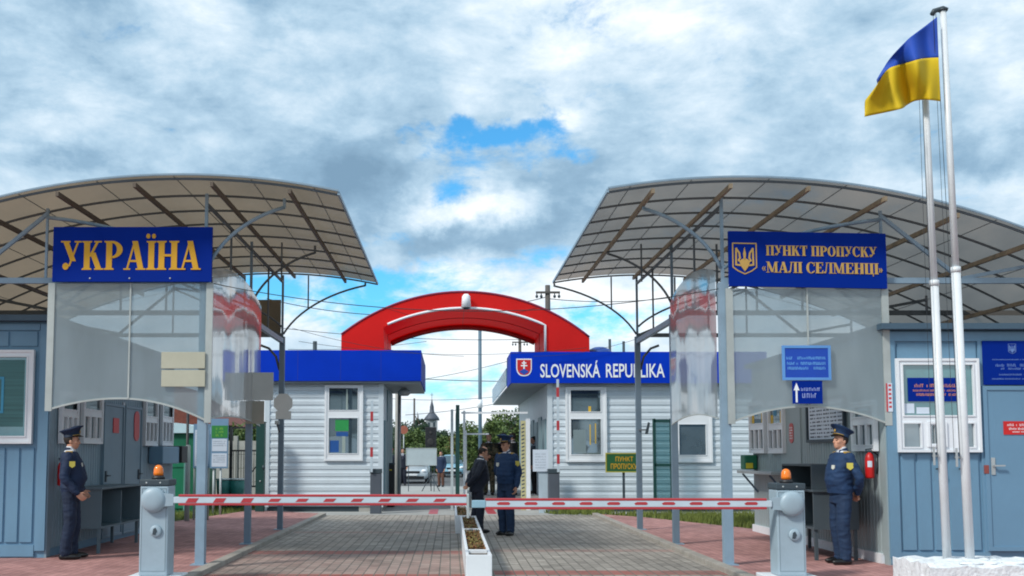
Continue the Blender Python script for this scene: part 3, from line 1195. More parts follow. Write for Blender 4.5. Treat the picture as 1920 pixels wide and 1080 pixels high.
def f(m):
    ribs(m, rsp, .02, RL - .14, .12, RZ - .1, .105, depth=.014, groove=.014)
    m.plate(rsp, RL - .13, RL, 0, RZ - .05, 0, .03)
    m.plate(rsp, ry(1487) - .55, ry(1487) + .42, .05, RZ - .12, .014, .03)
part('side_cladding', M('pale_grey_steel', (0.30, 0.37, 0.385), .5, var=.08, scale=1.5, dirt=.2, dirtcol=(.2, .24, .25)), rc, f)
part('plinth', white, rc, lambda m: m.box(RX - .05, RX + .02, RY0 + .2, RY1, 0, .13))
part('roof', trim_m, rc, lambda m: m.box(RX - .1, 11.2, RY0 - .18, RY1 + .15, RZ + .003, RZ + .08))
# front window
a0, a1, b0, b1 = rx(1681), rx(1836), rz(848), rz(673)
zs = rz(786)
pn = [(a0 + .085, a1 - .085, zs + .05, b1 - .085), (rx(1691), rx(1723), rz(838), zs - .06), (rx(1742), rx(1764), rz(832), zs - .08), (rx(1793), rx(1823), rz(838), zs - .06)]
fw = window(rc, rp, a0, a1, b0, b1, pn, [glass_teal, glass_grey, glass_dark, glass_grey])
part('teller_hatch', white_upvc, fw, lambda m: frame_ring(m, rp, rx(1735), rx(1771), rz(838), zs - .035, .03, .0765, .10))
part('hatch_bar', galv, fw, lambda m: [m.plate(rp, rx(1742) + k * .05, rx(1742) + k * .05 + .012, rz(832), zs - .08, .05, .058) for k in (1, 2)])
part('papers', paper, fw, lambda m: (m.plate(rp, rx(1692), rx(1714), rz(775), rz(757), .0475, .049), m.plate(rp, rx(1718), rx(1742), rz(776), rz(764), .0475, .0485)))
t = thing('window_notice', 'navy notice with orange print inside the right cabin window', 'sign', (rx(1752), RY0 - .06, rz(755)))
part('board', navy, t, lambda m: m.plate(rp, rx(1703), rx(1800), rz(753), rz(709), .05, .062))
part('lettering', M('orange_print', (0.62, 0.25, 0.10), .5), t, lambda m: (greek(m, rp, rx(1715), rx(1796), rz(726.5), rz(720.5), .062, 4), greek(m, rp, rx(1712), rx(1798), rz(734.5), rz(731), .062, 5), greek(m, rp, rx(1718), rx(1793), rz(742.5), rz(738), .062, 6)))
# door
d = MB()
d.plate(rp, rx(1851), rx(2010), .22, rz(731), .012, .04)
frame_ring(d, rp, rx(1843), rx(2020), .19, rz(724), .055, .0, .055)
dr = d.build('door', M('blue_grey_door', (0.135, 0.265, 0.39), .42, var=.07, scale=1.2), rc)
part('handle', galv, dr, lambda m: (m.plate(rp, rx(1858) - .025, rx(1858) + .025, rz(890), rz(858), .04, .052), m.bar(rp.at(rx(1858), rz(873), .05), rp.at(rx(1858), rz(873), .10), .022), m.bar(rp.at(rx(1858), rz(873), .095), rp.at(rx(1858) + .13, rz(873), .095), .02)))
part('door_bell', M('bell_red_brown', (.25, .06, .05), .5), rc, lambda m: m.bbox(rx(1841), rx(1849), RY0 - .06, RY0 - .034, rz(888), rz(872), .004))
for px in (1757, 1800):
    part('wall_hook', slate, rc, lambda m: (m.bar(rp.at(rx(px), rz(879), .02), rp.at(rx(px), rz(879), .10), .025), m.bar(rp.at(rx(px) - .07, rz(879), .10), rp.at(rx(px) + .02, rz(879), .10), .02)))
t = thing('door_sign', 'small red sign with white print on the right cabin door', 'sign', (rx(1900), RY0 - .05, rz(815)))
part('board', red_m, t, lambda m: m.plate(rp, rx(1880), rx(1945), rz(815), rz(790), .042, .05))
part('lettering', letter_white, t, lambda m: (greek(m, rp, rx(1887), rx(1938), rz(799), rz(794.5), .05, 7), greek(m, rp, rx(1890), rx(1935), rz(806), rz(802), .05, 8), greek(m, rp, rx(1896), rx(1925), rz(811), rz(808.5), .05, 9, 1)))
t = thing('office_plaque', 'large navy plaque with small trident above the right cabin door', 'sign', (rx(1900), RY0 - .06, rz(722)))
part('board', navy, t, lambda m: m.plate(rp, rx(1846), rx(1958), rz(722), rz(640), .038, .06))


def f(m):
    trident(m, rp, rx(1901), rz(655), .13, .06)
    for k, (y, h, l) in enumerate(((675, 2, 38), (685.5, 5, 32), (692, 3.5, 22), (703, 3, 26), (711, 2.5, 40))):
        greek(m, rp, rx(1901) - l * .0071, rx(1901) + l * .0071, rz(y + h / 2), rz(y - h / 2), .06, 20 + k, 3)
part('lettering', M('pale_blue_print', (0.12, 0.22, 0.50), .5), t, f)
# side windows with the counter below them
for a, b in ((1412, 1440), (1447, 1476)):
    s0, s1 = ry(a), ry(b)
    z0, z1 = rsz(850, (a + b) / 2), rsz(752, (a + b) / 2)
    w_ = window(rc, rsp, s0, s1, z0, z1, combo_panes(s0, s1, z0, z1, .52, 3), [glass_grey] + [glass_dark] * 3)
    part('yellow_leaflet', M('yellow_leaflet', (.65, .42, .04), .6), w_, lambda m: (m.plate(rsp, s0 + .10, s0 + .22, z0 + (z1 - z0) * .58, z0 + (z1 - z0) * .74, .047, .05), m.plate(rsp, s1 - .24, s1 - .14, z0 + (z1 - z0) * .58, z0 + (z1 - z0) * .8, .047, .05)))
    part('blue_leaflet', M('blue_leaflet', (.04, .22, .35), .6), w_, lambda m: m.plate(rsp, s0 + .24, s0 + .42, z0 + (z1 - z0) * .72, z0 + (z1 - z0) * .88, .047, .05))
part('counter', galv, rc, lambda m: m.bbox(RX - .34, RX - .01, RY1 - 2.1, RY1 - .05, 1.10, 1.15, .008))
for y in (RY1 - 1.9, RY1 - .3):
    part('counter_bracket', trim_m, rc, lambda m: m.bar((RX - .3, y, 1.09), (RX - .02, y, .75), .03))
s0, s1 = ry(1606), ry(1650)
z0, z1 = rsz(846, 1628), rsz(752, 1628)
window(rc, rsp, s0, s1, z0, z1, combo_panes(s0, s1, z0, z1, .62, 3), [glass_dark] * 4)
t = thing('notice_board', 'white framed notice board with papers on the right cabin side wall', 'notice board', (RX - .06, RY1 - (ry(1520) + ry(1588)) / 2, 1.6))
nb = part('board', paper, t, lambda m: m.plate(rsp, ry(1521), ry(1586), rsz(824, 1553), rsz(748, 1553), .03, .045))
part('frame', slate, t, lambda m: frame_ring(m, rsp, ry(1518), ry(1590), rsz(829, 1553), rsz(744, 1553), .045, .028, .07))


def f(m):
    for i in range(5):
        for j in range(9):
            x = ry(1524) + i * .29
            z = rsz(820, 1553) + j * .058
            greek(m, rsp, x, x + .24, z, z + .025, .045, i * 20 + j, 2)
part('lettering', ink, t, f)
t = thing('oval_sign', 'red rounded plate with pale print on the right cabin side wall', 'sign', (RX - .05, RY1 - ry(1487), 1.7))
yc, zc = ry(1487), rsz(812, 1487)
part('plate', M('faded_red_sign', (.48, .10, .10), .5), t, lambda m: m.prism(rsp, [(yc + .10 * math.cos(k * math.pi / 8), zc + (.10 if math.sin(k * math.pi / 8 + .001) > 0 else -.10) + .07 * math.sin(k * math.pi / 8)) for k in range(16)], .031, .042))
part('lettering', letter_white, t, lambda m: [greek(m, rsp, yc - .07, yc + .07, zc + k * .045 - .1, zc + k * .045 - .075, .042, 40 + k, 1) for k in range(5)])
t = thing('number_plate', 'narrow white plate with red edge near the right cabin corner', 'sign', (RX - .02, RY0 - .05, rz(760)))
part('plate', paper, t, lambda m: m.plate(rp, rx(1663), rx(1674), rz(772), rz(719), .036, .048))
part('lettering', M('red_print', (.5, .05, .06), .5), t, lambda m: (m.plate(rp, rx(1662.2), rx(1665), rz(772), rz(719), .049, .052), [m.plate(rp, rx(1667), rx(1672), rz(765 - 8 * k), rz(761 - 8 * k), .048, .05) for k in range(6)]))
extinguisher('red fire extinguisher hanging at the right cabin corner', RX - .12, RY0 + .30, P(1642, 897, RY0 + .3).z, -1.9)
t = thing('wall_mailbox', 'green and yellow box at the far end of the right cabin', 'box', (RX - .14, RY1 - .2, 1.2))
part('body', green_m, t, lambda m: m.bbox(RX - .27, RX - .03, RY1 - .35, RY1 - .05, P(1407, 880, 19.2).z, P(1407, 853, 19.2).z, .03))
part('label', M('yellow_label', (.6, .5, .03), .5), t, lambda m: m.box(RX - .25, RX - .12, RY1 - .36, RY1 - .351, P(1407, 878, 19.2).z, P(1407, 868, 19.2).z))


# inspection tables in front of both cabins
def inspection_table(label, x0, x1, y0, y1, z0, z1, face, mat, upper=None):
    t = thing('inspection_table', label, 'table', ((x0 + x1) / 2, (y0 + y1) / 2, 0))
    xf, xb = (x1, x0) if face > 0 else (x0, x1)

    def f(m):
        m.box(x0, x1, y0, y0 + .03, z0, z1)
        m.box(x0, x1, y1 - .03, y1, z0, z1)
        m.box(x0, x1, y0 + .03, y1 - .03, z0, z0 + .03)
        m.box(xb, xb + face * .03, y0 + .03, y1 - .03, z0 + .03, z1 - .04)
        m.box(xb + face * .03, xf - face * .01, (y0 + y1) / 2 - .015, (y0 + y1) / 2 + .015, z0 + .03, z1 - .04)
    part('body', mat, t, f)
    part('tabletop', mat, t, lambda m: m.bbox(x0 - .02, x1 + .02, y0 - .03, y1 + .02, z1 + .002, z1 + .035, .006))
    for x in (x0 + .04, x1 - .04):
        for y in (y0 + .05, y1 - .05):
            part('leg', mat, t, lambda m: m.box(x - .022, x + .022, y - .022, y + .022, 0, z0 - .001))
    if upper:
        u0, u1 = upper

        def g(m):
            m.box(x0, x1, u0, u0 + .025, z1 + .038, z1 + .38)
            m.box(x0, x1, u1 - .025, u1, z1 + .038, z1 + .38)
            m.box(x0, x1, u0 + .025, u1 - .025, z1 + .355, z1 + .38)
            m.box(xb, xb + face * .02, u0 + .025, u1 - .025, z1 + .038, z1 + .355)
        part('upper_cabinet', mat, t, g)


tm = M('slate_grey_steel', (0.095, 0.145, 0.175), .5, var=.1)
tm2 = M('charcoal_steel', (0.055, 0.075, 0.09), .5, var=.1)
inspection_table('grey steel inspection table with open bays beside the left officer', -5.62, -5.14, 15.0, 16.9, .36, .93, 1, tm)
inspection_table('dark inspection table with upper cabinet behind the right officer', 4.98, 5.6, 14.0, 15.9, .42, .93, -1, tm2, (14.05, 15.3))

# ================================================================== CANOPIES
CY0, CY1 = 12.8, 19.75
POSTY = (13.5, 16.6, 19.75)


def canopy(label, postx, xpk, zpk, Rv, xin, xout, beams, sheet, bmat, rmat, s):
    """A barrel vault on one row of posts. s = +1 when the inner (road) side is towards +X."""
    t = thing('canopy', label, 'canopy', (postx, (CY0 + CY1) / 2, 0))
    zv = lambda x: zpk - (Rv - math.sqrt(max(Rv * Rv - (x - xpk) ** 2, 0)))
    N = 44
    xs = [xin + (xout - xin) * i / N for i in range(N + 1)]

    def f(m):
        ny = 8
        for th, rev in ((0, False), (.010, True)):
            b = len(m.v)
            vs = [(x, CY0 + (CY1 - CY0) * j / ny, zv(x) + th) for x in xs for j in range(ny + 1)]
            fs = [(i * (ny + 1) + j, (i + 1) * (ny + 1) + j, (i + 1) * (ny + 1) + j + 1, i * (ny + 1) + j + 1) for i in range(N) for j in range(ny)]
            if th == 0:
                m.smooth = True
                m.add(vs, fs)
    part('roof_sheet', sheet, t, f)
    for k in range(9):
        y = CY0 + .04 + (CY1 - CY0 - .08) * k / 8
        big = k in (0, 8)
        part('arched_purlin', rmat, t, lambda m: [m.bar((xs[i], y, zv(xs[i]) - .035), (xs[i + 1], y, zv(xs[i + 1]) - .035), .022, .028) for i in range(N)])
    part('edge_trim', steel_m, t, lambda m: (m.bar((xin, CY0, zv(xin) - .02), (xin, CY1, zv(xin) - .02), .03, .045), [m.bar((xs[i], CY0 - .012, zv(xs[i]) + .012), (xs[i + 1], CY0 - .012, zv(xs[i + 1]) + .012), .02, .022) for i in range(N)]))
    edges = sorted([xin] + list(beams), key=lambda v: -s * v)
    for e0, e1 in zip(edges, edges[1:]):
        jx = (e0 + e1) / 2
        part('sheet_joint', rmat, t, lambda m: m.bar((jx, CY0, zv(jx) - .012), (jx, CY1, zv(jx) - .012), .008, .008))
    for bx in beams:
        part('long_beam', bmat, t, lambda m: m.bar((bx, CY0 - .02, zv(bx) - .11), (bx, CY1 + .02, zv(bx) - .085), .04, .06))
    ztie = 3.78
    for k, y in enumerate(POSTY):
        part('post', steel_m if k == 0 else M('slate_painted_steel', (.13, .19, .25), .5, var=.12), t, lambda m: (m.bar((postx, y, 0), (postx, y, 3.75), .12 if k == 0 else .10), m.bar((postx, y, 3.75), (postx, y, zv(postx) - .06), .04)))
        part('foot_plate', steel_m, t, lambda m: m.box(postx - .11, postx + .11, y - .11, y + .11, 0, .014))
        # curved brackets: towards the road and away from it
        reach_in = [1.05, 1.05, 1.62][k]

        def br(m, reach, zs_, sgn):
            xe = postx + sgn * reach
            ze = zv(xe) - (.17 if k < 2 else .10)
            pts = []
            for i in range(13):
                a = math.pi / 2 * i / 12
                q_ = i / 12
                pts.append((postx + sgn * .02 + sgn * (reach - .02) * (.55 * (1 - math.cos(a)) + .45 * q_), y, zs_ + (ze - zs_) * (.55 * math.sin(a) + .45 * q_)))
            m.tube(pts, .026 if k == 0 else .02, 7)
            m.bar((xe, y, ze - .01), (xe, y, zv(xe) - .05), .035)
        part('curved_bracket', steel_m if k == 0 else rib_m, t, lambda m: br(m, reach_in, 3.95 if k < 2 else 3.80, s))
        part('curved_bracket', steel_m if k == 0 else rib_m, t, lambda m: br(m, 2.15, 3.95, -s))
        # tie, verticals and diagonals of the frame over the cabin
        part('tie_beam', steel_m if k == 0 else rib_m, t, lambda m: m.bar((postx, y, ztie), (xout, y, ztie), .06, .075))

        def web(m):
            nodes = [postx - s * q for q in (2.15, 4.2)]
            for x in nodes:
                m.bar((x, y, ztie), (x, y, zv(x) - .05), .03)
            m.bar((nodes[0], y, zv(nodes[0]) - .12), (nodes[0] - s * 1.05, y, ztie + .03), .045)
            m.bar((nodes[1], y, zv(nodes[1]) - .12), (nodes[0] - s * 1.05, y, ztie + .03), .045)
            if k > 0:
                m.bar((postx, y, ztie), (nodes[0], y, zv(nodes[0]) - .12), .035)
                for q in (.75, 1.4):
                    m.bar((postx - s * q, y, ztie), (postx - s * q, y, zv(postx - s * q) - .05), .03)
                m.bar((postx + s * .5, y, 4.3), (postx + s * .5, y, zv(postx + s * .5) - .05), .025)
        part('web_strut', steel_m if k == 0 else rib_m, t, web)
    part('side_rail', steel_m, t, lambda m: (m.bar((postx, POSTY[0] + .06, 3.66), (postx, POSTY[1] - .05, 3.66), .05, .05), m.bar((postx, POSTY[1] + .05, 3.66), (postx, POSTY[2] - .05, 3.66), .07, .09)))

    def lat(m):
        for ya, yb in ((POSTY[0], POSTY[1]), (POSTY[1], POSTY[2])):
            mid = (ya + yb) / 2
            zt = zv(postx) - .2
            m.bar((postx, ya + .05, zt), (postx, yb - .05, zt), .04)
            m.bar((postx, (ya + yb) / 2, 3.7), (postx, (ya + yb) / 2, zt), .028)
            for q in range(0):
                yy, y2 = ya + .06 + (yb - ya - .12) * q / 4, ya + .06 + (yb - ya - .12) * (q + 1) / 4
                za, zb = (3.7, zt) if q % 2 == 0 else (zt, 3.7)
                m.bar((postx, yy, za), (postx, y2, zb), .025)
    part('lattice', rib_m, t, lat)
    part('lower_bracket', rib_m, t, lambda m: m.tube([(postx - s * .42, POSTY[2], 3.58), (postx - s * .26, POSTY[2], 3.52), (postx - s * .12, POSTY[2], 3.36), (postx - s * .05, POSTY[2], 3.1)], .025, 7))
    return t


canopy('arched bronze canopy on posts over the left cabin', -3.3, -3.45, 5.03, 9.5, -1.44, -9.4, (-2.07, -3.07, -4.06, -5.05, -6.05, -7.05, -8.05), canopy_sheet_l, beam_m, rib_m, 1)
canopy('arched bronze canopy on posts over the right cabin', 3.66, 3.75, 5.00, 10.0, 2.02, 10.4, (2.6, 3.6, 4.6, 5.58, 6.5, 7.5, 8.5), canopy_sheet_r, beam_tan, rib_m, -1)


# ------------------------------------------------------------------ clear panels below the canopies
def front_panel(label, x0, x1, ztop, zl, zm, zr, xm, y):
    t = thing('clear_panel', label, 'panel', ((x0 + x1) / 2, y, min(zl, zr)))

    def zb(x):
        q = (x - xm) / ((x0 if x < xm else x1) - xm)
        return zm + ((zl if x < xm else zr) - zm) * q * q
    n = 24
    xs = [x0 + (x1 - x0) * i / n for i in range(n + 1)]

    def f(m):
        for i in range(n):
            m.add([(xs[i], y, zb(xs[i])), (xs[i + 1], y, zb(xs[i + 1])), (xs[i + 1], y, ztop), (xs[i], y, ztop)], [(0, 1, 2, 3)])
    part('sheet', panel_front, t, f)

    def g(m):
        for i in range(n):
            m.bar((xs[i], y, zb(xs[i])), (xs[i + 1], y, zb(xs[i + 1])), .03, .025)
        m.bar(((x0 + x1) / 2, y - .012, zb((x0 + x1) / 2)), ((x0 + x1) / 2, y - .012, ztop), .02)
        for x in (x0, x1):
            m.bar((x, y - .005, zb(x) - .02), (x, y - .005, ztop), .09, .03)
    part('frame', M('silver_edging', (.40, .44, .43), .45, .2, var=.15), t, g)


def side_panel(label, x, y0, y1, z0, z1, rise, seed):
    t = thing('clear_panel', label, 'panel', (x, (y0 + y1) / 2, z0))
    rr = random.Random(seed)
    ny, nz = 40, 24
    ph = [rr.uniform(0, 6.28) for _ in range(4)]

    def f(m):
        vs = []
        for i in range(ny + 1):
            q = i / ny
            bz = z0 + rise * 4 * q * (1 - q)
            tz = z1 + .22 * 4 * q * (1 - q)
            for j in range(nz + 1):
                p = j / nz
                dx = .010 * math.sin(q * 7 + ph[0] + .9 * p) + .0035 * math.sin(q * 17 + ph[1] - 2 * p) + .004 * math.sin(5 * p + ph[2]) * math.sin(6 * q + ph[3])
                vs.append((x + dx * min(1, 6 * q * (1 - q) + .1), y0 + (y1 - y0) * q, bz + (tz - bz) * p))
        m.smooth = True
        m.add(vs, [(i * (nz + 1) + j, (i + 1) * (nz + 1) + j, (i + 1) * (nz + 1) + j + 1, i * (nz + 1) + j + 1) for i in range(ny) for j in range(nz)])
    part('sheet', panel_side, t, f)

    def g(m):
        for i in range(20):
            qa, qb = i / 20, (i + 1) / 20
            m.bar((x, y0 + (y1 - y0) * qa, z0 + rise * 4 * qa * (1 - qa)), (x, y0 + (y1 - y0) * qb, z0 + rise * 4 * qb * (1 - qb)), .018)
    part('edging', M('silver_edging', (.40, .44, .43)), t, g)


FY = 13.42
front_panel('clear front panel under the gold lettered sign on the left canopy', P(93, 700, FY).x, P(391, 700, FY).x, P(240, 531, FY).z, P(93, 768, FY).z, P(240, 747, FY).z, P(391, 790, FY).z, P(225, 700, FY).x, FY)
front_panel('clear front panel behind the small blue signs on the right canopy', P(1370, 700, FY).x, P(1663, 700, FY).x, P(1510, 541, FY).z, P(1370, 792, FY).z, P(1515, 762, FY).z, P(1663, 795, FY).z, P(1510, 700, FY).x, FY)
side_panel('glossy wavy side panel along the posts of the left canopy', -3.22, 13.56, 17.1, 1.93, 3.95, .08, 1)
side_panel('glossy wavy side panel along the posts of the right canopy', 3.58, 13.56, 16.4, 1.93, 3.92, .10, 5)
single('brown_panel', M('tan_board', (.17, .145, .10), .6), 'small brown translucent board hung behind the left canopy post', 'panel', lambda m: m.box(-3.92, -3.36, 19.9, 19.915, P(510, 625, 19.9).z, P(510, 562, 19.9).z))

t = thing('sign_back', 'two beige sign backs one above the other on the left clear panel', 'sign', (P(345, 692, 13.38).x, 13.38, P(345, 725, 13.38).z))
for ya_, yb_ in ((660, 691), (694, 725)):
    part('plate', M('beige_sign_back', (.42, .42, .33), .6), t, lambda m: m.bbox(P(303, ya_, 13.38).x, P(385, ya_, 13.38).x, 13.37, 13.385, P(345, yb_, 13.38).z, P(345, ya_, 13.38).z, .004))
# ------------------------------------------------------------------ big signs
SY = 13.34
spn = Plane((0, SY, 0))
zz = lambda py: P(240, py, SY).z
xx = lambda px, py=480: P(px, py, SY).x
t = thing('country_sign', 'navy board reading УКРАЇНА in large gold letters', 'sign', (xx(248), SY, zz(528)))
part('board', navy, t, lambda m: m.plate(spn, xx(99), xx(397), zz(528), zz(425.5), -.05, 0))
part('lettering', gold, t, lambda m: serif(m, 'УКРАЇНА', spn, xx(115), xx(377), zz(506), zz(452), .002))
part('bolt', galv, t, lambda m: [m.lathe((xx(px), SY - .001, zz(522)), [(.012, 0), (.012, .006), (.006, .01)], 8, '-y') for px in (170, 244, 320)])

t = thing('checkpoint_sign', 'navy board with gold trident and two gold lines of checkpoint name', 'sign', (xx(1514), SY, zz(540)))
tilt = Plane((xx(1367, 487), SY, P(1367, 536, SY).z), (xx(1662) - xx(1367), 0, -.036), (0, 0, 1))
tw, thh = xx(1662) - xx(1367), P(1367, 434, SY).z - P(1367, 537, SY).z
tilt.v = Vector((0, 0, 1))
k = tw / 295.0
part('board', navy, t, lambda m: m.plate(tilt, 0, tw, 0, thh, -.05, 0))


def f(m):
    Y_ = lambda py: (537 - py) * k
    serif(m, 'ПУНКТ ПРОПУСКУ', tilt, (1436 - 1367) * k, (1644 - 1367) * k, Y_(478), Y_(459), .002)
    serif(m, '«МАЛІ СЕЛМЕНЦІ»', tilt, (1428 - 1367) * k, (1655 - 1367) * k, Y_(510.5), Y_(490), .002)
part('lettering', gold_pale, t, f)
part('emblem', gold_pale, t, lambda m: trident(m, tilt, (1396 - 1367) * k, (537 - 485) * k, 58 * k, .002))

BY = FY - .05
bp_ = Plane((0, BY, 0))
zb_ = lambda py: P(1510, py, BY).z
xb_ = lambda px: P(px, 680, BY).x
t = thing('information_sign', 'bright blue framed sign with three pale lines of print on the clear panel', 'sign', (xb_(1511), BY, zb_(713)))
part('board', M('bright_blue_sign', (0.004, 0.055, 0.40), .4), t, lambda m: m.plate(bp_, xb_(1469), xb_(1554), zb_(710), zb_(651), 0, .016))
part('frame', M('pale_blue_edge', (.10, .28, .62), .4), t, lambda m: frame_ring(m, bp_, xb_(1466), xb_(1557), zb_(713), zb_(648), .035, .0, .024))
part('lettering', M('sky_blue_print', (.13, .38, .70), .5), t, lambda m: [greek(m, bp_, xb_(a), xb_(b), zb_(y + 2.5), zb_(y - 2.5), .016, sd_, 2) for a, b, y, sd_ in ((1474, 1548, 671.5, 31), (1475, 1547, 681.5, 32), (1476, 1547, 690.5, 33))])
t = thing('direction_sign', 'small navy sign with white up arrow below the bright blue sign', 'sign', (xb_(1512), BY, zb_(757)))
part('board', navy, t, lambda m: m.plate(bp_, xb_(1484), xb_(1540), zb_(757), zb_(714), .0, .014))
part('arrow', letter_white, t, lambda m: (m.plate(bp_, xb_(1489.6), xb_(1493), zb_(754.5), zb_(731), .014, .017), m.prism(bp_, [(xb_(1486), zb_(732)), (xb_(1497), zb_(732)), (xb_(1491.4), zb_(718))], .0142, .0178)))
part('lettering', M('lavender_print', (.30, .38, .68), .5), t, lambda m: (greek(m, bp_, xb_(1500), xb_(1537), zb_(733), zb_(727), .014, 51, 0), greek(m, bp_, xb_(1502), xb_(1535), zb_(746), zb_(737.5), .014, 52, 1)))

# ================================================================== WHITE SIDING KIOSKS AND THE RED ARCH
KY = 26.6
kp = Plane((0, KY, 0))
kx = lambda px: P(px, 800, KY).x
kz = lambda py: P(800, py, KY).z


def siding(m, pl, a0, a1, b0, b1, step=.187, d=.0):
    """Horizontal lapped boards with a hollow between the ridges, one real profile."""
    prof = [(0, .0), (.012, .022), (.105, .026), (.125, .010), (.178, .006), (.187, 0)]
    n = int((b1 - b0) / step)
    pts = []
    for i in range(n + 1):
        for h, o in prof[:-1]:
            z = b0 + i * step + h
            if z < b1:
                pts.append((z, d + o))
    pts.append((b1, d + .006))
    for (z0, o0), (z1, o1) in zip(pts, pts[1:]):
        m.add([pl.at(a0, z0, o0), pl.at(a1, z0, o0), pl.at(a1, z1, o1), pl.at(a0, z1, o1)], [(0, 1, 2, 3)])


KTOP = kz(720)
lk = thing('border_kiosk', 'white siding kiosk with plain royal blue fascia left of the gateway', 'kiosk', (kx(607), KY + 2, ROAD))
x0, x1 = kx(498), kx(718)
part('base', slate, lk, lambda m: m.box(x0 + .05, x1 - .6, KY + .06, KY + 4.1, ROAD, .10))
part('foundation', concrete, lk, lambda m: m.box(x1 - .62, x1 - .02, KY + .03, KY + 4.1, ROAD, .10))


def f(m):
    m.box(x0, x1, KY + .005, KY + 4.2, .10, KTOP)
    siding(m, kp, x0 + .10, x1 - .10, .12, KTOP - .02)
    m.plate(kp, x0 - .02, x0 + .11, .08, KTOP, 0, .04)
    m.plate(kp, x1 - .115, x1 + .015, .08, KTOP, 0, .04)
part('wall', siding_m, lk, f)
ksp = Plane((x1, KY, 0), (0, 1, 0))
part('side_door', M('grey_teal_door', (.16, .26, .30), .5), lk, lambda m: (m.plate(ksp, .25, 1.3, .12, 2.35, .002, .04), m.plate(ksp, 1.55, 3.9, .12, KTOP - .05, .002, .03)))


def kiosk_window(k, pxs, up, lo, gms):
    a0, a1 = kx(pxs[0]), kx(pxs[3])
    b0, b1 = kz(lo[1] + 14), kz(up[0] - 6)
    return window(k, kp, a0, a1, b0, b1, [(kx(pxs[1]), kx(pxs[2]), kz(up[1]), kz(up[0])), (kx(pxs[1]), kx(pxs[2]), kz(lo[1]), kz(lo[0]))], gms, w=.10, d=.03)


w_ = kiosk_window(lk, (609, 617, 671, 681), (728, 769), (784, 850), [glass_dark, glass_dark])
part('green_notice', M('green_screen', (.02, .28, .07), .5), w_, lambda m: m.plate(kp, kx(629), kx(654), kz(808), kz(787), .047, .05))
part('blue_poster', M('blue_poster', (.01, .08, .30), .5), w_, lambda m: (m.plate(kp, kx(631), kx(653), kz(818), kz(810), .047, .0495), m.plate(kp, kx(619), kx(636), kz(848), kz(826), .047, .049)))
part('curtain', M('pale_curtain', (.28, .35, .33), .8), w_, lambda m: m.plate(kp, kx(642), kx(648), kz(849), kz(818), .047, .05))
part('curtain', MATS['pale_curtain'], w_, lambda m: m.plate(kp, kx(649), kx(652), kz(768), kz(730), .047, .05))
part('roof', soffit_m, lk, lambda m: m.box(x0 - .12, kx(790) - .03, KY - .22, KY + 4.4, KTOP + .004, KTOP + .06))


def f(m):
    a, b = kx(485), kx(790)
    z0, z1 = kz(720) + .062, kz(660) + .02
    y = KY - .28
    m.box(a, b, y, y + .12, z0, z1)
    m.box(b - .1, b, y + .122, KY + 4.4, z0, z1)
    m.box(a, a + .1, y + .122, KY + 4.4, z0, z1)
    m.box(a + .102, b - .102, KY + 4.3, KY + 4.4, z0, z1)
part('fascia', blue_fascia, lk, f)
part('fascia_joint', M('fascia_joint_blue', (.001, .02, .30), .6), lk, lambda m: [m.box(kx(q) - .006, kx(q) + .006, KY - .2815, KY - .27, KTOP + .064, kz(660) + .018) for q in (560, 640, 715)])
part('soffit_lamp', galv, lk, lambda m: m.lathe((kx(753), KY + 1.6, KTOP - .22), [(.10, 0), (.17, .06), (.17, .14), (.06, .21)], 14))
part('downpipe', galv, lk, lambda m: m.tube([(x1 + .25, KY + 3.6, 0), (x1 + .25, KY + 3.6, KTOP)], .05, 8))

rk = thing('border_kiosk', 'white siding kiosk whose blue fascia reads SLOVENSKÁ REPUBLIKA', 'kiosk', (kx(1220), KY + 6, ROAD))
x0, x1 = kx(1028), kx(1420)
part('base', slate, rk, lambda m: m.box(x0 + .2, x1 - .2, KY + .06, KY + 11, ROAD, .10))


def f(m):
    m.box(x0, x1, KY + .005, KY + 11.2, .10, KTOP)
    siding(m, kp, x0 + .10, x1 - .10, .12, KTOP - .02)
    m.plate(kp, x0 - .02, x0 + .11, .08, KTOP, 0, .04)
    m.plate(kp, x1 - .115, x1 + .015, .08, KTOP, 0, .04)
part('wall', siding_m, rk, f)
rks = Plane((x0, KY + 11.2, 0), (0, -1, 0))


def f(m):
    for k in range(4):
        m.plate(rks, .6 + k * 2.6, 1.6 + k * 2.6, .3, 2.5, .002, .035)
        m.plate(rks, 1.75 + k * 2.6, 2.9 + k * 2.6, 1.3, 2.4, .002, .03)
part('side_door', M('grey_teal_door', (.16, .26, .30)), rk, f)
w_ = kiosk_window(rk, (1060, 1070, 1126, 1137), (732, 772), (786, 852), [glass_dark, glass_grey])
part('yellow_ribbon', M('yellow_leaflet', (.65, .42, .04)), w_, lambda m: (m.plate(kp, kx(1105), kx(1107), kz(834), kz(796), .047, .05), m.plate(kp, kx(1115), kx(1117), kz(832), kz(794), .047, .05), m.plate(kp, kx(1103), kx(1108), kz(772), kz(762), .047, .05)))
part('poster', M('grey_poster', (.18, .24, .26), .6), w_, lambda m: m.plate(kp, kx(1074), kx(1098), kz(850), kz(806), .047, .0485))
kiosk_window(rk, (1262, 1272, 1322, 1334), (732, 772), (796, 853), [glass_grey, glass_grey])
part('roof', soffit_m, rk, lambda m: m.box(kx(957) + .03, x1 + .15, KY - .22, KY + 11.6, KTOP + .004, KTOP + .06))


def f(m):
    a, b = kx(957), x1 + .2
    z0, z1 = kz(724) + .062, kz(663) + .02
    y = KY - .28
    m.box(a, b, y, y + .12, z0, z1)
    m.box(a, a + .1, y + .122, KY + 1.6, z0, z1)
    m.box(b - .1, b, y + .122, KY + 11, z0, z1)
fa = part('fascia', blue_fascia, rk, f)
ff = Plane((0, KY - .28, 0))
fx = lambda px: P(px, 690, KY - .28).x
fz = lambda py: P(1100, py, KY - .28).z


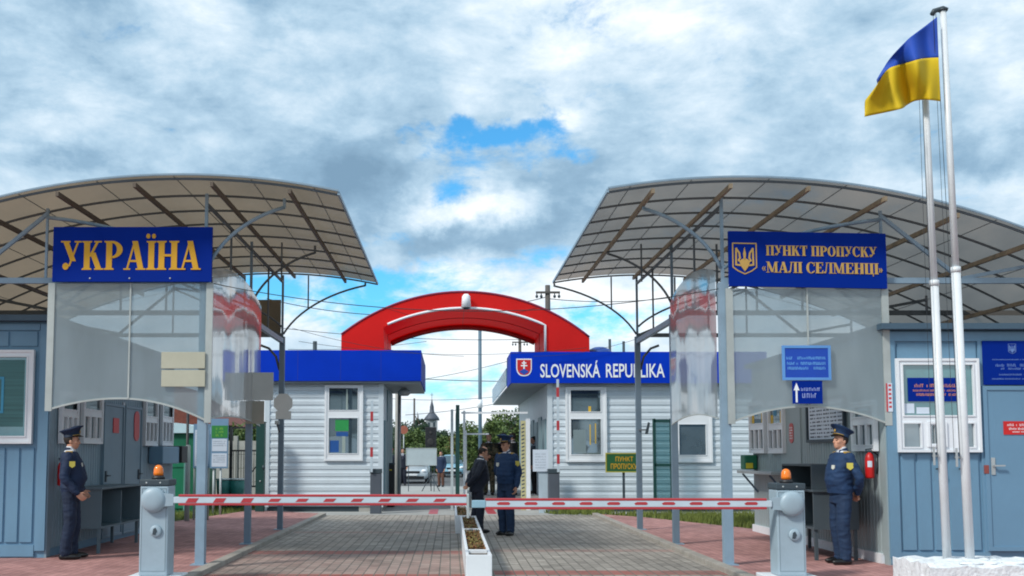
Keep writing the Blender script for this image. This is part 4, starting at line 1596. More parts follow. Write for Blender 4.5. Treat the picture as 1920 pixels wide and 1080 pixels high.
def f(m):
    sans(m, 'SLOVENSKÁ', ff, fx(1013), fx(1125), fz(708), fz(676), .012, .012)
    sans(m, 'REPUBLIKA', ff, fx(1136), fx(1246), fz(708), fz(682), .012, .012)
part('lettering', letter_white, fa, f)


def shield(s):
    pts = [(-.44, .5), (.44, .5)] + [(.44 * math.cos(a) ** .8 if math.cos(a) > 0 else -.44 * (-math.cos(a)) ** .8, -.02 - .48 * math.sin(a)) for a in [k * math.pi / 12 for k in range(13)]]
    return [(fx(982.5) + x * s, fz(689) + y * s) for x, y in reversed(pts)]


part('shield_edge', letter_white, fa, lambda m: m.prism(ff, shield(.46), .002, .010))
part('shield', red_m, fa, lambda m: m.prism(ff, shield(.40), .010, .014))
part('shield_hills', M('shield_blue', (.01, .06, .40), .5), fa, lambda m: m.prism(ff, [(fx(982.5) + x * .4, fz(689) + y * .4) for x, y in [(-.30, -.30), (0, -.49), (.30, -.30), (.24, -.20), (.14, -.18), (.08, -.10), (0, -.08), (-.08, -.10), (-.14, -.18), (-.24, -.20)]], .0142, .017))
part('shield_cross', letter_white, fa, lambda m: (m.plate(ff, fx(982.5) - .018, fx(982.5) + .018, fz(689) - .04, fz(689) + .17, .0145, .0185), m.plate(ff, fx(982.5) - .085, fx(982.5) + .085, fz(689) + .03, fz(689) + .062, .0145, .0182), m.plate(ff, fx(982.5) - .06, fx(982.5) + .06, fz(689) + .10, fz(689) + .13, .0145, .0182)))
part('awning', awning_blue, rk, lambda m: m.box(kx(957) - .02, kx(957) + .01, KY + 1.62, KY + 11, KTOP + .07, KTOP + .55))
part('roof_cover', M('blue_roof_cover', (.01, .05, .25), .5), rk, lambda m: m.ellipsoid((kx(1138), KY + 1.2, kz(661)), (.40, .5, .28), 12, 8))  # small blue awning on the roof, gives no light

# the red arch standing on both kiosks
AY0, AY1 = KY + .35, KY + 3.75
ax = lambda px: P(px, 620, AY0).x
az = lambda py: P(870, py, AY0).z
at_ = thing('arch_canopy', 'large red arch spanning the gateway between the two kiosks', 'arch', ((ax(640) + ax(1105)) / 2, (AY0 + AY1) / 2, kz(661)))


def arc3(xa, za, xm, zm, xb, zb, n):
    A = np.array([[2 * (xm - xa), 2 * (zm - za)], [2 * (xb - xa), 2 * (zb - za)]])
    B = np.array([xm * xm - xa * xa + zm * zm - za * za, xb * xb - xa * xa + zb * zb - za * za])
    c = np.linalg.solve(A, B)
    r = math.hypot(xa - c[0], za - c[1])
    t0, t1 = math.atan2(za - c[1], xa - c[0]), math.atan2(zb - c[1], xb - c[0])
    return [(c[0] + r * math.cos(t0 + (t1 - t0) * i / n), c[1] + r * math.sin(t0 + (t1 - t0) * i / n)) for i in range(n + 1)]


ZB = kz(661) + .02
NA = 36
outer = [(ax(640), ZB)] + arc3(ax(640), az(628), ax(872), az(548), ax(1105), az(633), NA) + [(ax(1105), ZB)]
inner = [(ax(721), ZB)] + arc3(ax(719), az(614), ax(872), az(580), ax(1022), az(612), NA) + [(ax(1022), ZB)]


def f(m):
    for (o0, o1, i0, i1) in zip(outer, outer[1:], inner, inner[1:]):
        m.hexa([(o0[0], AY0, o0[1]), (o1[0], AY0, o1[1]), (i1[0], AY0, i1[1]), (i0[0], AY0, i0[1]),
                (o0[0], AY1, o0[1]), (o1[0], AY1, o1[1]), (i1[0], AY1, i1[1]), (i0[0], AY1, i0[1])])
m = MB()
n = len(outer)
vs = []
for y in (AY0, AY1):
    vs += [(x, y, z) for x, z in outer] + [(x, y, z) for x, z in inner]
fs = []
for i in range(n - 1):
    fs += [(i, i + 1, n + i + 1, n + i), (2 * n + i, 3 * n + i, 3 * n + i + 1, 2 * n + i + 1), (i, 2 * n + i, 2 * n + i + 1, i + 1), (n + i, n + i + 1, 3 * n + i + 1, 3 * n + i)]
fs += [(0, n, 3 * n, 2 * n), (n - 1, 2 * n - 1, 4 * n - 1, 3 * n - 1)]
m.add(vs, fs)
m.build('arch_body', red_arch, at_)
part('edge_piping', M('maroon_edge', (.25, .02, .06), .5), at_, lambda m: m.tube([(x, AY0, z + .015) for x, z in outer[1:-1]], .03, 6))
part('panel_seam', M('dark_red_seam', (.30, .012, .012), .5), at_, lambda m: ([m.bar((outer[k][0], AY0 - .004, outer[k][1]), (inner[k][0], AY0 - .004, inner[k][1]), .012) for k in (8, 19, 29)], [m.tube([(x, y, z - .004) for x, z in inner], .012, 5) for y in (AY0 + 1.7,)], m.bar((inner[19][0], AY0, inner[19][1] - .004), (inner[19][0], AY1, inner[19][1] - .004), .012)))
part('light_strip', letter_white, at_, lambda m: m.tube([(x, AY0 - .03, z + .03) for x, z in inner[2:]], .035, 7))
part('rear_band', M('deep_red', (.33, .012, .012), .5), at_, lambda m: m.tube([(x, AY1 - .05, z - .07) for x, z in inner[1:-1]], .085, 7))
t = thing('floodlight', 'white floodlight hanging at the crown of the red arch', 'lamp', (ax(874), AY0 - .1, az(580)))
part('body', letter_white, t, lambda m: m.lathe((ax(874), AY0 - .14, az(578)), [(.13, 0), (.11, .30), (.06, .36)], 12))
part('lens', slate, t, lambda m: m.lathe((ax(874), AY0 - .14, az(578) - .05), [(.06, 0), (.10, .05)], 12))

# ================================================================== BARRIERS


def barrier(label, xc, sgn, zt, L_, Y, notch):
    """Cabinet at xc, boom reaching sgn * L_ from it; zt: shift of the boom's height."""
    t = thing('boom_barrier', label, 'barrier', (xc, Y, ROAD))
    w = .165
    zc = 1.085 + zt
    part('base_plate', white, t, lambda m: m.bbox(xc - .30, xc + .30, Y - .28, Y + .28, ROAD - .02, .045, .012))
    part('cabinet', housing_m, t, lambda m: m.bbox(xc - w, xc + w, Y - .15, Y + .15, .046, zc, .018))
    part('cap', slate, t, lambda m: m.bbox(xc - w - .008, xc + w + .008, Y - .16, Y + .16, zc + .002, zc + .075, .012))
    part('door_seam', M('seam_grey', (.12, .17, .20), .5), t, lambda m: frame_ring(m, Plane((xc, Y - .15, 0)), -w + .022, w - .022, .10, zc - .03, .005, .0, .0015))
    part('cap_screw', galv, t, lambda m: [m.lathe((xc + q, Y - .160, zc + .035), [(.011, 0), (.011, .004)], 8, '-y') for q in (-.09, .07)])
    bz = .925 + zt
    hub = part('hub', housing_m, t, lambda m: (m.lathe((xc - sgn * .0, Y - .151, bz), [(.148, 0), (.148, .03), (.140, .055), (.11, .075), (.06, .085)], 26, '-y'), m.hexa([(xc + sgn * .04, Y - .20, bz - .085), (xc + sgn * .235, Y - .20, bz - .065), (xc + sgn * .235, Y - .152, bz - .065), (xc + sgn * .04, Y - .152, bz - .085), (xc + sgn * .04, Y - .20, bz + .085), (xc + sgn * .235, Y - .20, bz + .065), (xc + sgn * .235, Y - .152, bz + .065), (xc + sgn * .04, Y - .152, bz + .085)])))
    lk_ = part('lock', housing_m, t, lambda m: m.lathe((xc + .03, Y - .151, bz - .36), [(.068, 0), (.068, .018), (.055, .026)], 20, '-y'))
    part('keyhole', slate, lk_, lambda m: m.prism(Plane((xc + .03, Y - .178, bz - .36)), [(-.035, -.04), (.0, -.045), (.02, .0), (.0, .04), (-.025, .025)], 0, .004))
    bc = part('beacon', orange, t, lambda m: m.lathe((xc + .0, Y, zc + .118), [(.056, 0), (.058, .03), (.053, .08), (.038, .11), (.012, .124)], 18))
    part('beacon_base', black, bc, lambda m: m.lathe((xc, Y, zc + .076), [(.078, 0), (.074, .022), (.062, .041)], 16))
    # boom
    xa, xb = xc + sgn * .24, xc + sgn * L_
    y0, y1 = Y - .215, Y - .145
    bm_ = part('boom', [barrier_white, barrier_red], t, lambda m: m.bbox(xa, xb, y0, y1, bz - .0365, bz + .0365, .006))
    part('edge_strip', barrier_red, bm_, lambda m: m.bbox(xa + sgn * .06, xb, y0 - .004, y1 + .004, bz + .037, bz + .063, .006))
    part('edge_strip', barrier_red, bm_, lambda m: m.bbox(xa + sgn * .06, xb, y0 - .004, y1 + .004, bz - .063, bz - .037, .006))
    bpl = Plane((0, y0, 0))

    def st(m):
        n = int((abs(xb - xa) - .36) / .318)
        for i in range(n + 1):
            x = min(xa, xb) + .14 + i * .318
            if notch:
                m.prism(bpl, [(x, bz - .012), (x + .13, bz - .012), (x + .145, bz + .006), (x + .125, bz + .022), (x + .02, bz + .022), (x - .012, bz + .006)], .0005, .003)
            else:
                hgt = .030 if i < 3 else .022
                m.prism(bpl, [(x, bz - hgt), (x + .12, bz - hgt), (x + .155, bz + hgt * .7), (x + .035, bz + hgt * .7)], .0005, .003)
    part('reflector', barrier_red, bm_, st)
    part('tip', galv if sgn > 0 else M('clear_tip', (.25, .42, .52), .3), bm_, lambda m: m.bbox(xb - .0 if sgn > 0 else xb - .16, xb + .03 if sgn > 0 else xb, y0 - .006, y1 + .006, bz - (.21 if sgn > 0 else .045), bz + (.07 if sgn > 0 else .04), .008))
    return t


BYY = 12.0
barrier('left boom barrier with red slanted marks and amber beacon', (299.5 - CX) / FPX * BYY, 1, 0, 3.63, BYY, False)
barrier('right boom barrier with red notched marks and amber beacon', (1471 - CX) / FPX * BYY, -1, -.045, 3.55, BYY, True)

# striped raised arms in front of the kiosks
for (bx, arm, top, label) in ((705, 698, 752, 'raised white and red boom with grey cabinet before the left kiosk'), (1038, 1045, 712, 'raised white and red boom with grey cabinet before the right kiosk')):
    Y = KY - .8
    X = P(bx, 900, Y).x
    ar = P(arm, 800, Y).x
    t = thing('raised_barrier', label, 'barrier', (X, Y, ROAD))
    part('cabinet', M('graphite_cabinet', (.075, .09, .115), .5), t, lambda m: m.bbox(X - .14, X + .14, Y - .12, Y + .12, ROAD, P(bx, 888, Y).z, .02))
    part('cap', slate, t, lambda m: m.bbox(X - .15, X + .15, Y - .13, Y + .13, P(bx, 888, Y).z + .002, P(bx, 879, Y).z, .015))
    zt_, z0_ = P(arm, top, Y).z, P(arm, 885, Y).z
    am = part('arm', barrier_white, t, lambda m: m.bar((ar, Y - .16, z0_), (ar, Y - .16, zt_), .06))
    for q in (.14, .50, .86) if top < 740 else (.22, .72):
        zc_ = zt_ + (z0_ - zt_) * q
        part('red_band', barrier_red, am, lambda m: m.bar((ar, Y - .16, zc_ - .12), (ar, Y - .16, zc_ + .12), .066))

# ================================================================== PLANTERS
plant_m = M('dry_green_leaves', (.14, .12, .03), .8, var=.5, scale=14)
plant_r = M('rusty_leaves', (.20, .085, .03), .8, var=.5, scale=14)


def planter(label, x0, x1, y0, y1, h, div, seed, n):
    t = thing('planter', label, 'planter', ((x0 + x1) / 2, (y0 + y1) / 2, ROAD))
    w = .038

    def f(m):
        m.bbox(x0, x1, y0, y0 + w, ROAD, h, .006)
        m.bbox(x0, x1, y1 - w, y1, ROAD, h, .006)
        m.bbox(x0, x0 + w, y0 + w, y1 - w, ROAD, h - .002, .006)
        m.bbox(x1 - w, x1, y0 + w, y1 - w, ROAD, h - .002, .006)
        if div:
            m.bbox(x0 + w, x1 - w, div, div + .05, ROAD, h - .006, .006)
    part('box', white, t, f)
    part('soil', soil, t, lambda m: m.box(x0 + w, x1 - w, y0 + w, y1 - w, ROAD, h - .05))
    rr = random.Random(seed)

    def g(m, k):
        for i in range(n):
            x, y = rr.uniform(x0 + w, x1 - w), rr.uniform((div or y0) + .08, y1 - .06)
            if rr.random() < .3:
                y = y0 + .5 + (y1 - y0 - .6) * (round((y - y0) / (y1 - y0) * 4) / 4) + rr.uniform(-.2, .2)
                y = min(y, y1 - .05)
            z = h - .05 + abs(rr.gauss(0, .028))
            a, e, s_ = rr.uniform(0, 6.28), rr.uniform(-.6, .8), rr.uniform(.012, .03)
            u = Vector((math.cos(a), math.sin(a), e)).normalized() * s_
            v = u.cross(Vector((0, 0, 1))).normalized() * s_ * .55
            c = Vector((x, y, z))
            m.add([c - u, c - v, c + u, c + v], [(0, 1, 2, 3)])
    part('plants', plant_m, t, lambda m: g(m, 0))
    part('dry_plants', plant_r, t, lambda m: g(m, 1))


planter('nearest white planter with a bare soil compartment at its front end', .175, .475, 11.75, 15.85, .30, 12.45, 1, 900)
planter('second white planter in the row, filled with dry plants', .175, .475, 15.90, 19.2, .30, None, 2, 600)
planter('farthest white planter standing a little left of the row', .09, .37, 19.3, 23.0, .30, None, 3, 400)

# ================================================================== FLAGPOLES, FLAG, PLINTH
FPY = 11.0
pl_top = P(1800, 1049, FPY).z


def f(m):
    xa = P(1727, 1060, FPY - .35).x
    rr = random.Random(5)
    nx, ny = 26, 10
    x1_, y0_, y1_ = 8.2, FPY - .55, FPY + .35
    vs = []
    for i in range(nx + 1):
        for j in range(ny + 1):
            vs.append((xa + (x1_ - xa) * i / nx + rr.uniform(-.01, .01), y0_ + (y1_ - y0_) * j / ny, pl_top + rr.uniform(-.018, .018) - (.05 if j in (0, ny) else 0) * rr.random()))
    base = len(vs)
    m.add(vs, [(i * (ny + 1) + j, (i + 1) * (ny + 1) + j, (i + 1) * (ny + 1) + j + 1, i * (ny + 1) + j + 1) for i in range(nx) for j in range(ny)])
    rim = [(i * (ny + 1)) for i in range(nx + 1)] + [nx * (ny + 1) + j for j in range(1, ny + 1)] + [i * (ny + 1) + ny for i in range(nx - 1, -1, -1)] + [j for j in range(ny - 1, 0, -1)]
    low = [(vs[k][0], vs[k][1], -.05) for k in rim]
    m.add([vs[k] for k in rim] + low, [(i, (i + 1) % len(rim), len(rim) + (i + 1) % len(rim), len(rim) + i) for i in range(len(rim))])


t = thing('flag_plinth', 'rough white painted concrete plinth carrying the two flagpoles', 'plinth', (6.6, FPY, -.05))
plm = M('chipped_white_paint', (.72, .76, .79), .8, var=.14, scale=5, bump=.8, bscale=22, dirt=.85, dirtcol=(.30, .32, .33))
part('block', plm, t, f)


def g(m):
    rr = random.Random(9)
    for i in range(16):
        x = P(1800, 1060, FPY).x + abs(rr.gauss(0, .55)) - .15
        y = FPY + rr.uniform(-.5, .2)
        s_ = rr.uniform(.03, .11)
        m.ellipsoid((x, y, pl_top + .005), (s_ * 1.4, s_, s_ * .22), 7, 5, Matrix.Rotation(rr.uniform(0, 3), 3, 'Z'))
part('rubble', plm, t, g)


def lean_pole(p, r0, r1, m, z):
    return None


PB = [P(1776, 1050, FPY + .05), P(1819, 1056, FPY - .12)]
PT = [P(1730, 70, FPY + .05), P(1768, 19, FPY - .12)]
pole_m = M('white_pole_paint', (.66, .70, .73), .35, var=.06, scale=3, dirt=.25, dirtcol=(.4, .4, .38))
for k, (lb, nm) in enumerate((('left white flagpole partly hidden behind the flag', 'flagpole'), ('right white flagpole with the hooked arm that carries the flag', 'flagpole'))):
    b_, t_ = PB[k], PT[k]
    t_.y = b_.y
    mid = b_.lerp(t_, .52)
    o = thing('flagpole', lb, 'flagpole', b_, 'white flagpoles on the plinth')
    part('shaft', pole_m, o, lambda m: m.tube([b_ - Vector((0, 0, .08)), mid], .047 if k else .044, 14))
    part('upper_shaft', pole_m, o, lambda m: m.tube([mid - Vector((0, 0, .02)), t_], [.037, .033], 12))
    part('joint_collar', pole_m, o, lambda m: m.tube([mid - Vector((0, 0, .03)), mid + Vector((0, 0, .03))], .051, 14))
    if k:
        part('hook_arm', slate, o, lambda m: (m.tube([t_ + Vector((.045, 0, -.0)), t_ + Vector((0, 0, .02)), t_ + Vector((-.10, 0, -.01)), t_ + Vector((-.12, 0, -.05))], .028, 8), m.lathe(t_ - Vector((0, 0, .01)), [(.05, 0), (.05, .02), (.02, .03)], 12)))
    top = t_ + Vector((-.11 if k else -.06, -.06, -.05))
    part('rope', wire_m, o, lambda m: (m.tube(catenary(top, b_ + Vector((-.10, -.07, 1.1)), .02, 8), .0035, 5), m.tube(catenary(top + Vector((-.03, 0, 0)), b_ + Vector((-.16, -.07, 1.1)), .05, 8), .0025, 5)))
    part('cleat', galv, o, lambda m: (m.bar(b_ + Vector((-.07, -.03, 1.12)), b_ + Vector((-.14, -.06, 1.12)), .02), m.bar(b_ + Vector((-.13, -.06, 1.02)), b_ + Vector((-.13, -.06, 1.22)), .018)))

# the flag: rows of measured points on the cloth, hoist first
FLY = FPY - .20
rows = [[(1757, 32), (1733, 50), (1708, 69), (1688, 88), (1670, 108), (1657, 128), (1648, 143), (1644, 150)],
        [(1760, 108), (1742, 109), (1724, 111), (1703, 117), (1684, 122), (1668, 128), (1655, 140), (1646, 158)],
        [(1762, 162), (1746, 161), (1730, 162), (1713, 165), (1697, 171), (1676, 176), (1648, 180), (1622, 189)],
        [(1763, 190), (1746, 188), (1730, 187), (1714, 190), (1699, 198), (1690, 204), (1660, 211), (1621, 219)]]
row_v = (0, .5, .82, 1.0)


def flag_pt(u, v):
    def along(row):
        q = u * (len(row) - 1)
        i = min(int(q), len(row) - 2)
        w = q - i
        p0, p1, p2, p3 = [row[max(0, min(len(row) - 1, i + k))] for k in (-1, 0, 1, 2)]
        return tuple(.5 * ((2 * p1[c]) + (-p0[c] + p2[c]) * w + (2 * p0[c] - 5 * p1[c] + 4 * p2[c] - p3[c]) * w * w + (-p0[c] + 3 * p1[c] - 3 * p2[c] + p3[c]) * w ** 3) for c in (0, 1))
    q_ = [along(r) for r in rows]
    px, py = [float(np.interp(v, row_v, [e[k] for e in q_])) for k in (0, 1)]
    d = min(1, u * 2.5) * (.13 * math.sin(u * 11 + v * 2.4 + .4) + .06 * math.sin(u * 21 - v * 4) + .07 * math.sin(v * 6 + u * 3)) + .10 * u
    return P(px, py, FLY + d)


m = MB()
nu, nv = 60, 32
m.smooth = True
for half in (0, 1):
    m.cur = half
    m.add([flag_pt(i / nu, half * .5 + .5 * j / (nv // 2)) for i in range(nu + 1) for j in range(nv // 2 + 1)],
          [(i * (nv // 2 + 1) + j, (i + 1) * (nv // 2 + 1) + j, (i + 1) * (nv // 2 + 1) + j + 1, i * (nv // 2 + 1) + j + 1) for i in range(nu) for j in range(nv // 2)])
fl = m.build('flag', [M('flag_blue', (.003, .048, .34), .75, var=.08), M('flag_yellow', (.60, .42, .003), .75, var=.08)])
tag(fl, 'blue and yellow flag flying left from the right flagpole', 'flag')
sol = fl.modifiers.new('cloth', 'SOLIDIFY')
sol.thickness = .004

# ================================================================== PEOPLE
skin_m = M('skin', (.52, .27, .18), .55, var=.08, scale=9)
uni_m = M('navy_uniform', (.005, .019, .058), .8, var=.22, scale=7, bump=.5, bscale=14)
uni2_m = M('blue_uniform', (.005, .030, .090), .8, var=.22, scale=7, bump=.5, bscale=14)
trou_m = M('navy_trousers', (.004, .015, .043), .8, var=.22, scale=7, bump=.5, bscale=12)
suit_m = M('dark_suit', (.006, .011, .026), .75, var=.2, scale=8, bump=.4, bscale=14)
blackcloth = M('black_cloth', (.006, .007, .009), .8, var=.2, bump=.3, bscale=14)
shirt_m = M('white_shirt', (.62, .66, .72), .8)
shoe_m = M('black_leather', (.006, .006, .007), .35)
hair_m = M('dark_hair', (.018, .012, .009), .7, var=.4, scale=40)
gold_m = M('gold_braid', (.45, .28, .05), .45)
eye_m = M('eye_dark', (.02, .015, .012), .2)
camo = bpy.data.materials.new('camouflage_cloth')
camo.use_nodes = True
_nt = camo.node_tree
_g = _nt.nodes.new('ShaderNodeNewGeometry')
_n = _nt.nodes.new('ShaderNodeTexNoise')
_n.inputs['Scale'].default_value = 9
_n.inputs['Detail'].default_value = 2
_r = _nt.nodes.new('ShaderNodeValToRGB')
_r.color_ramp.interpolation = 'CONSTANT'
_e = _r.color_ramp.elements
_e[0].position, _e[0].color = 0, (.012, .013, .01, 1)
_e[1].position, _e[1].color = .45, (.045, .05, .025, 1)
for _p, _c in ((.52, (.075, .055, .03, 1)), (.6, (.12, .11, .065, 1))):
    _x = _e.new(_p)
    _x.color = _c
_nt.links.new(_g.outputs['Position'], _n.inputs['Vector'])
_nt.links.new(_n.outputs[0], _r.inputs[0])
_nt.links.new(_r.outputs[0], _nt.nodes['Principled BSDF'].inputs['Base Color'])
_nt.nodes['Principled BSDF'].inputs['Roughness'].default_value = .85


def spline(pts, rs, k=5):
    """Catmull-Rom through limb points with their radii."""
    o, r = [], []
    n = len(pts)
    for i in range(n - 1):
        p0, p1, p2, p3 = [Vector(pts[max(0, min(n - 1, i + q))]) for q in (-1, 0, 1, 2)]
        for j in range(k):
            w = j / k
            o.append(.5 * ((2 * p1) + (p2 - p0) * w + (2 * p0 - 5 * p1 + 4 * p2 - p3) * w * w + (3 * p1 - p0 - 3 * p2 + p3) * w ** 3))
            r.append(rs[i] + (rs[i + 1] - rs[i]) * w)
    o.append(Vector(pts[-1]))
    r.append(rs[-1])
    return o, r


def remeshed(name, mb, voxel, mats, region, root, smooth=4, folds=0., bare=()):
    """One continuous skin round everything in mb; region(centre) gives each face its material."""
    me = bpy.data.meshes.new('raw')
    me.from_pydata([tuple(v) for v in mb.v], [], mb.f)
    bm = bmesh.new()
    bm.from_mesh(me)
    bmesh.ops.recalc_face_normals(bm, faces=bm.faces)
    bm.to_mesh(me)
    bm.free()
    o = bpy.data.objects.new('raw', me)
    C.objects.link(o)
    r = o.modifiers.new('r', 'REMESH')
    r.mode = 'VOXEL'
    r.voxel_size = voxel
    sm = o.modifiers.new('s', 'SMOOTH')
    sm.factor = .5
    sm.iterations = smooth
    dg = bpy.context.evaluated_depsgraph_get()
    out = bpy.data.meshes.new_from_object(o.evaluated_get(dg))
    bpy.data.objects.remove(o)
    bpy.data.meshes.remove(me)
    n = len(out.vertices)
    co = np.empty(n * 3)
    out.vertices.foreach_get('co', co)
    nf = len(out.polygons)
    ce = np.empty(nf * 3)
    out.polygons.foreach_get('center', ce)
    idx = region(ce.reshape(-1, 3))
    off = np.array(OFF[root.name])
    c3 = co.reshape(-1, 3)
    if folds:
        # gathers and creases of the cloth: stretched noise pushed along the normals
        no = np.empty(n * 3)
        out.vertices.foreach_get('normal', no)
        vi = region(c3)
        am = np.array([0.0 if (vi[i] in bare) else folds * (1 - 2 * abs(mnoise.noise(Vector((c3[i][0] * 7 + 3.1, c3[i][1] * 7, c3[i][2] * 13))))) + folds * .6 * mnoise.noise(Vector((c3[i][0] * 17, c3[i][1] * 17, c3[i][2] * 26))) for i in range(n)])
        c3 = c3 + no.reshape(-1, 3) * am[:, None]
    out.vertices.foreach_set('co', (c3 - off).ravel())
    out.materials.clear()
    for m in mats:
        out.materials.append(m)
    out.polygons.foreach_set('material_index', idx.astype(np.int32))
    out.polygons.foreach_set('use_smooth', [True] * nf)
    out.update()
    out.name = name
    ob = bpy.data.objects.new(name, out)
    C.objects.link(ob)
    ob.parent = root
    OFF[ob.name] = OFF[root.name]
    return ob


def person(label, loc, heading, H=1.76, arms=None, feet=None, lean=0., head_yaw=0., head_pitch=0., belly=0., top=uni_m, legs=trou_m, hem=.97, jacket=True, cap=None,
           cap_tilt=.18, hair=hair_m, bald=False, voxel=.011, patches=(), group=None, tie=False, skirt=False, wide=1.0, beret=None):
    """Local frame: +y is forward, +x the person's right hand side... z up; heading turns +y clockwise from the photo's depth axis."""
    s = H / 1.76
    t = thing('person', label, 'person', loc, group)
    rot = Matrix.Rotation(-heading, 3, 'Z')
    L0 = Vector(loc)
    ln = Matrix.Rotation(-lean, 3, 'X')
    hipc = Vector((0, 0, .95))

    def up(v):
        """upper-body point, leaned about the hips"""
        return hipc + ln @ (Vector(v) - hipc)

    def W(v):
        return L0 + rot @ (Vector(v) * s)
    b, j = MB(), MB()
    samples = []                       # (point, radius, material index)

    def tube_(mb, pts, rs, mi=None, k=5, n=12):
        pts, rs = spline(pts, rs, k)
        mb.tube([W(p) for p in pts], [r * s for r in rs], n)
        for e, r in ((pts[0], rs[0]), (pts[-1], rs[-1])):
            mb.ellipsoid(W(e), (r * s, r * s, r * s), 10, 7)
        if mi is not None:
            samples.extend((W(p), r * s, mi) for p, r in zip(pts, rs))

    def torso(mb, grow, z0, z1, mi=None):
        sec = [(.80, .165, .115, 0), (.88, .168, .122, -.005), (.95, .165, .120, 0), (1.03, .155, .115 + belly * .6, belly * .55), (1.10, .155, .115 + belly, belly * .9), (1.2, .162, .120 + belly * .7, belly * .6),
               (1.30, .176, .122 + belly * .2, belly * .2 + .008), (1.38, .180, .112, .0), (1.44, .150, .090, -.012), (1.475, .10, .075, -.015), (1.51, .062, .062, -.012)]
        sec = [(z, a * wide, q, y) for z, a, q, y in sec]
        zs = [z0 + (z1 - z0) * i / 16 for i in range(17)]
        vs, n = [], 24
        for z in zs:
            a = np.interp(z, [q[0] for q in sec], [q[1] for q in sec]) + grow
            c = np.interp(z, [q[0] for q in sec], [q[2] for q in sec]) + grow
            y = np.interp(z, [q[0] for q in sec], [q[3] for q in sec])
            for k in range(n):
                an = 2 * math.pi * k / n
                ca, sa = math.cos(an), math.sin(an)
                sup = lambda v: math.copysign(abs(v) ** .85, v)
                vs.append(W(up((a * sup(ca), y + c * sup(sa), z))))
            if mi is not None:
                for q in (-.6, 0, .6):
                    samples.append((W(up((a * q, y, z))), min(a, c) * s, mi))
        fs = [(i * n + k, i * n + (k + 1) % n, (i + 1) * n + (k + 1) % n, (i + 1) * n + k) for i in range(16) for k in range(n)]
        fs += [tuple(reversed(range(n))), tuple(16 * n + k for k in range(n))]
        mb.add(vs, fs)
    # body: 0 skin, 1 trousers, 2 shirt
    torso(b, -.004, .80, 1.50, None)
    for z in np.linspace(.8, .98, 6):
        for q in (-.09, 0, .09):
            samples.append((W(up((q, 0, z))), .1 * s, 1))
    for z in np.linspace(1.02, 1.46, 10):
        for q in (-.1, 0, .1):
            samples.append((W(up((q, 0, z))), .11 * s, 2))
    feet = feet or ((-.10, .0), (.10, .0))
    for sg, ft in zip((-1, 1), feet):
        fx_, fy_ = ft[0], ft[1]
        kx_, ky_ = (sg * .09 + fx_) / 2 * 1.02, fy_ * .5 + .025
        lr = [.098, .092, .082, .077, .072] if not skirt else [.09, .08, .058, .055, .04]
        tube_(b, [(sg * .085, 0, .90), (sg * .09 + (kx_ - sg * .09) * .5, ky_ * .5, .70), (kx_, ky_, .49), ((kx_ + fx_) / 2, (ky_ + fy_) / 2 - .012, .28), (fx_, fy_ - .01, .10)], lr, 1)
        # turn-up breaks over the shoe
        b.ellipsoid(W((fx_, fy_ + .005, .085)), (.066 * s, .074 * s, .05 * s), 10, 7)
        samples.append((W((fx_, fy_, .08)), .07 * s, 1))
        part('shoe', shoe_m, t, lambda m: (m.ellipsoid(W((fx_ + sg * .012, fy_ + .065, .038)), (.049 * s, .142 * s, .044 * s), 12, 8, rot), m.ellipsoid(W((fx_ + sg * .004, fy_ - .035, .04)), (.042 * s, .06 * s, .05 * s), 10, 7, rot), m.box(0, 0.0001, 0, .0001, 0, .0001) if False else None))
    # neck and head
    tube_(b, [up((0, -.012, 1.44)), up((0, .002, 1.53)), up((0, .012, 1.58))], [.068, .061, .060], 0)
    hc = up((0, .02, 1.628))
    hr = ln @ Matrix.Rotation(-head_yaw, 3, 'Z') @ Matrix.Rotation(head_pitch, 3, 'X')
    hw = lambda v: W(hc + hr @ Vector(v))
    hrot = rot @ hr
    E_ = lambda c, r, mb=b, nu=14, nv=10: mb.ellipsoid(hw(c), [q * s for q in r], nu, nv, hrot)
    E_((0, -.012, .030), (.076, .098, .092))
    E_((0, .018, -.040), (.060, .072, .072))
    E_((0, .050, -.080), (.036, .036, .030))
    E_((0, .072, .018), (.050, .022, .018))
    E_((0, .098, -.022), (.013, .016, .020))
    E_((0, .090, .0), (.010, .012, .026))
    E_((0, .083, -.056), (.022, .012, .007))
    E_((0, .082, -.066), (.020, .012, .008))
    for sg in (-1, 1):
        E_((sg * .040, .055, -.020), (.024, .028, .022))
        E_((sg * .076, -.010, -.012), (.010, .020, .031), nu=10, nv=7)
    for q in ((0, 0, .03), (0, .02, -.04), (0, .05, -.07), (0, -.05, .03), (0, .09, -.02)):
        samples.append((hw(q), .085 * s, 0))
    # arms
    arms = arms or {}
    for sg, key in ((-1, 'l'), (1, 'r')):
        a = arms.get(key) or {}
        sh = up((sg * .172 * wide, -.005, 1.405))
        el = up(a.get('elbow', (sg * .222, -.03, 1.125)))
        wr = up(a.get('wrist', (sg * .215, .05, .875)))
        tube_(b, [sh, (sh + el) / 2, el, (el + wr) / 2, wr], [.050, .044, .040, .037, .027], None)
        for w_ in (0, .25, .5, .75):
            samples.append((W(sh.lerp(el, w_)), .05 * s, 2))
            samples.append((W(el.lerp(wr, w_)), .04 * s, 2))
        d = (wr - el).normalized()
        d = (d + Vector(a.get('bend', (0, 0, 0)))).normalized()
        n_ = Vector(a.get('palm', (-sg, .2, 0)))
        n_ = (n_ - d * n_.dot(d)).normalized()
        sd_ = d.cross(n_)
        if sd_.dot(Vector(a.get('thumb', (0, 1, 0)))) < 0:
            sd_ = -sd_
        # palm
        for q in (-.024, 0, .024):
            tube_(b, [wr + sd_ * q * .6, wr + d * .045 + sd_ * q, wr + d * .088 + sd_ * q * 1.05], [.020, .018, .0145], 0, 3, 8)
        cl = a.get('curl', .55)
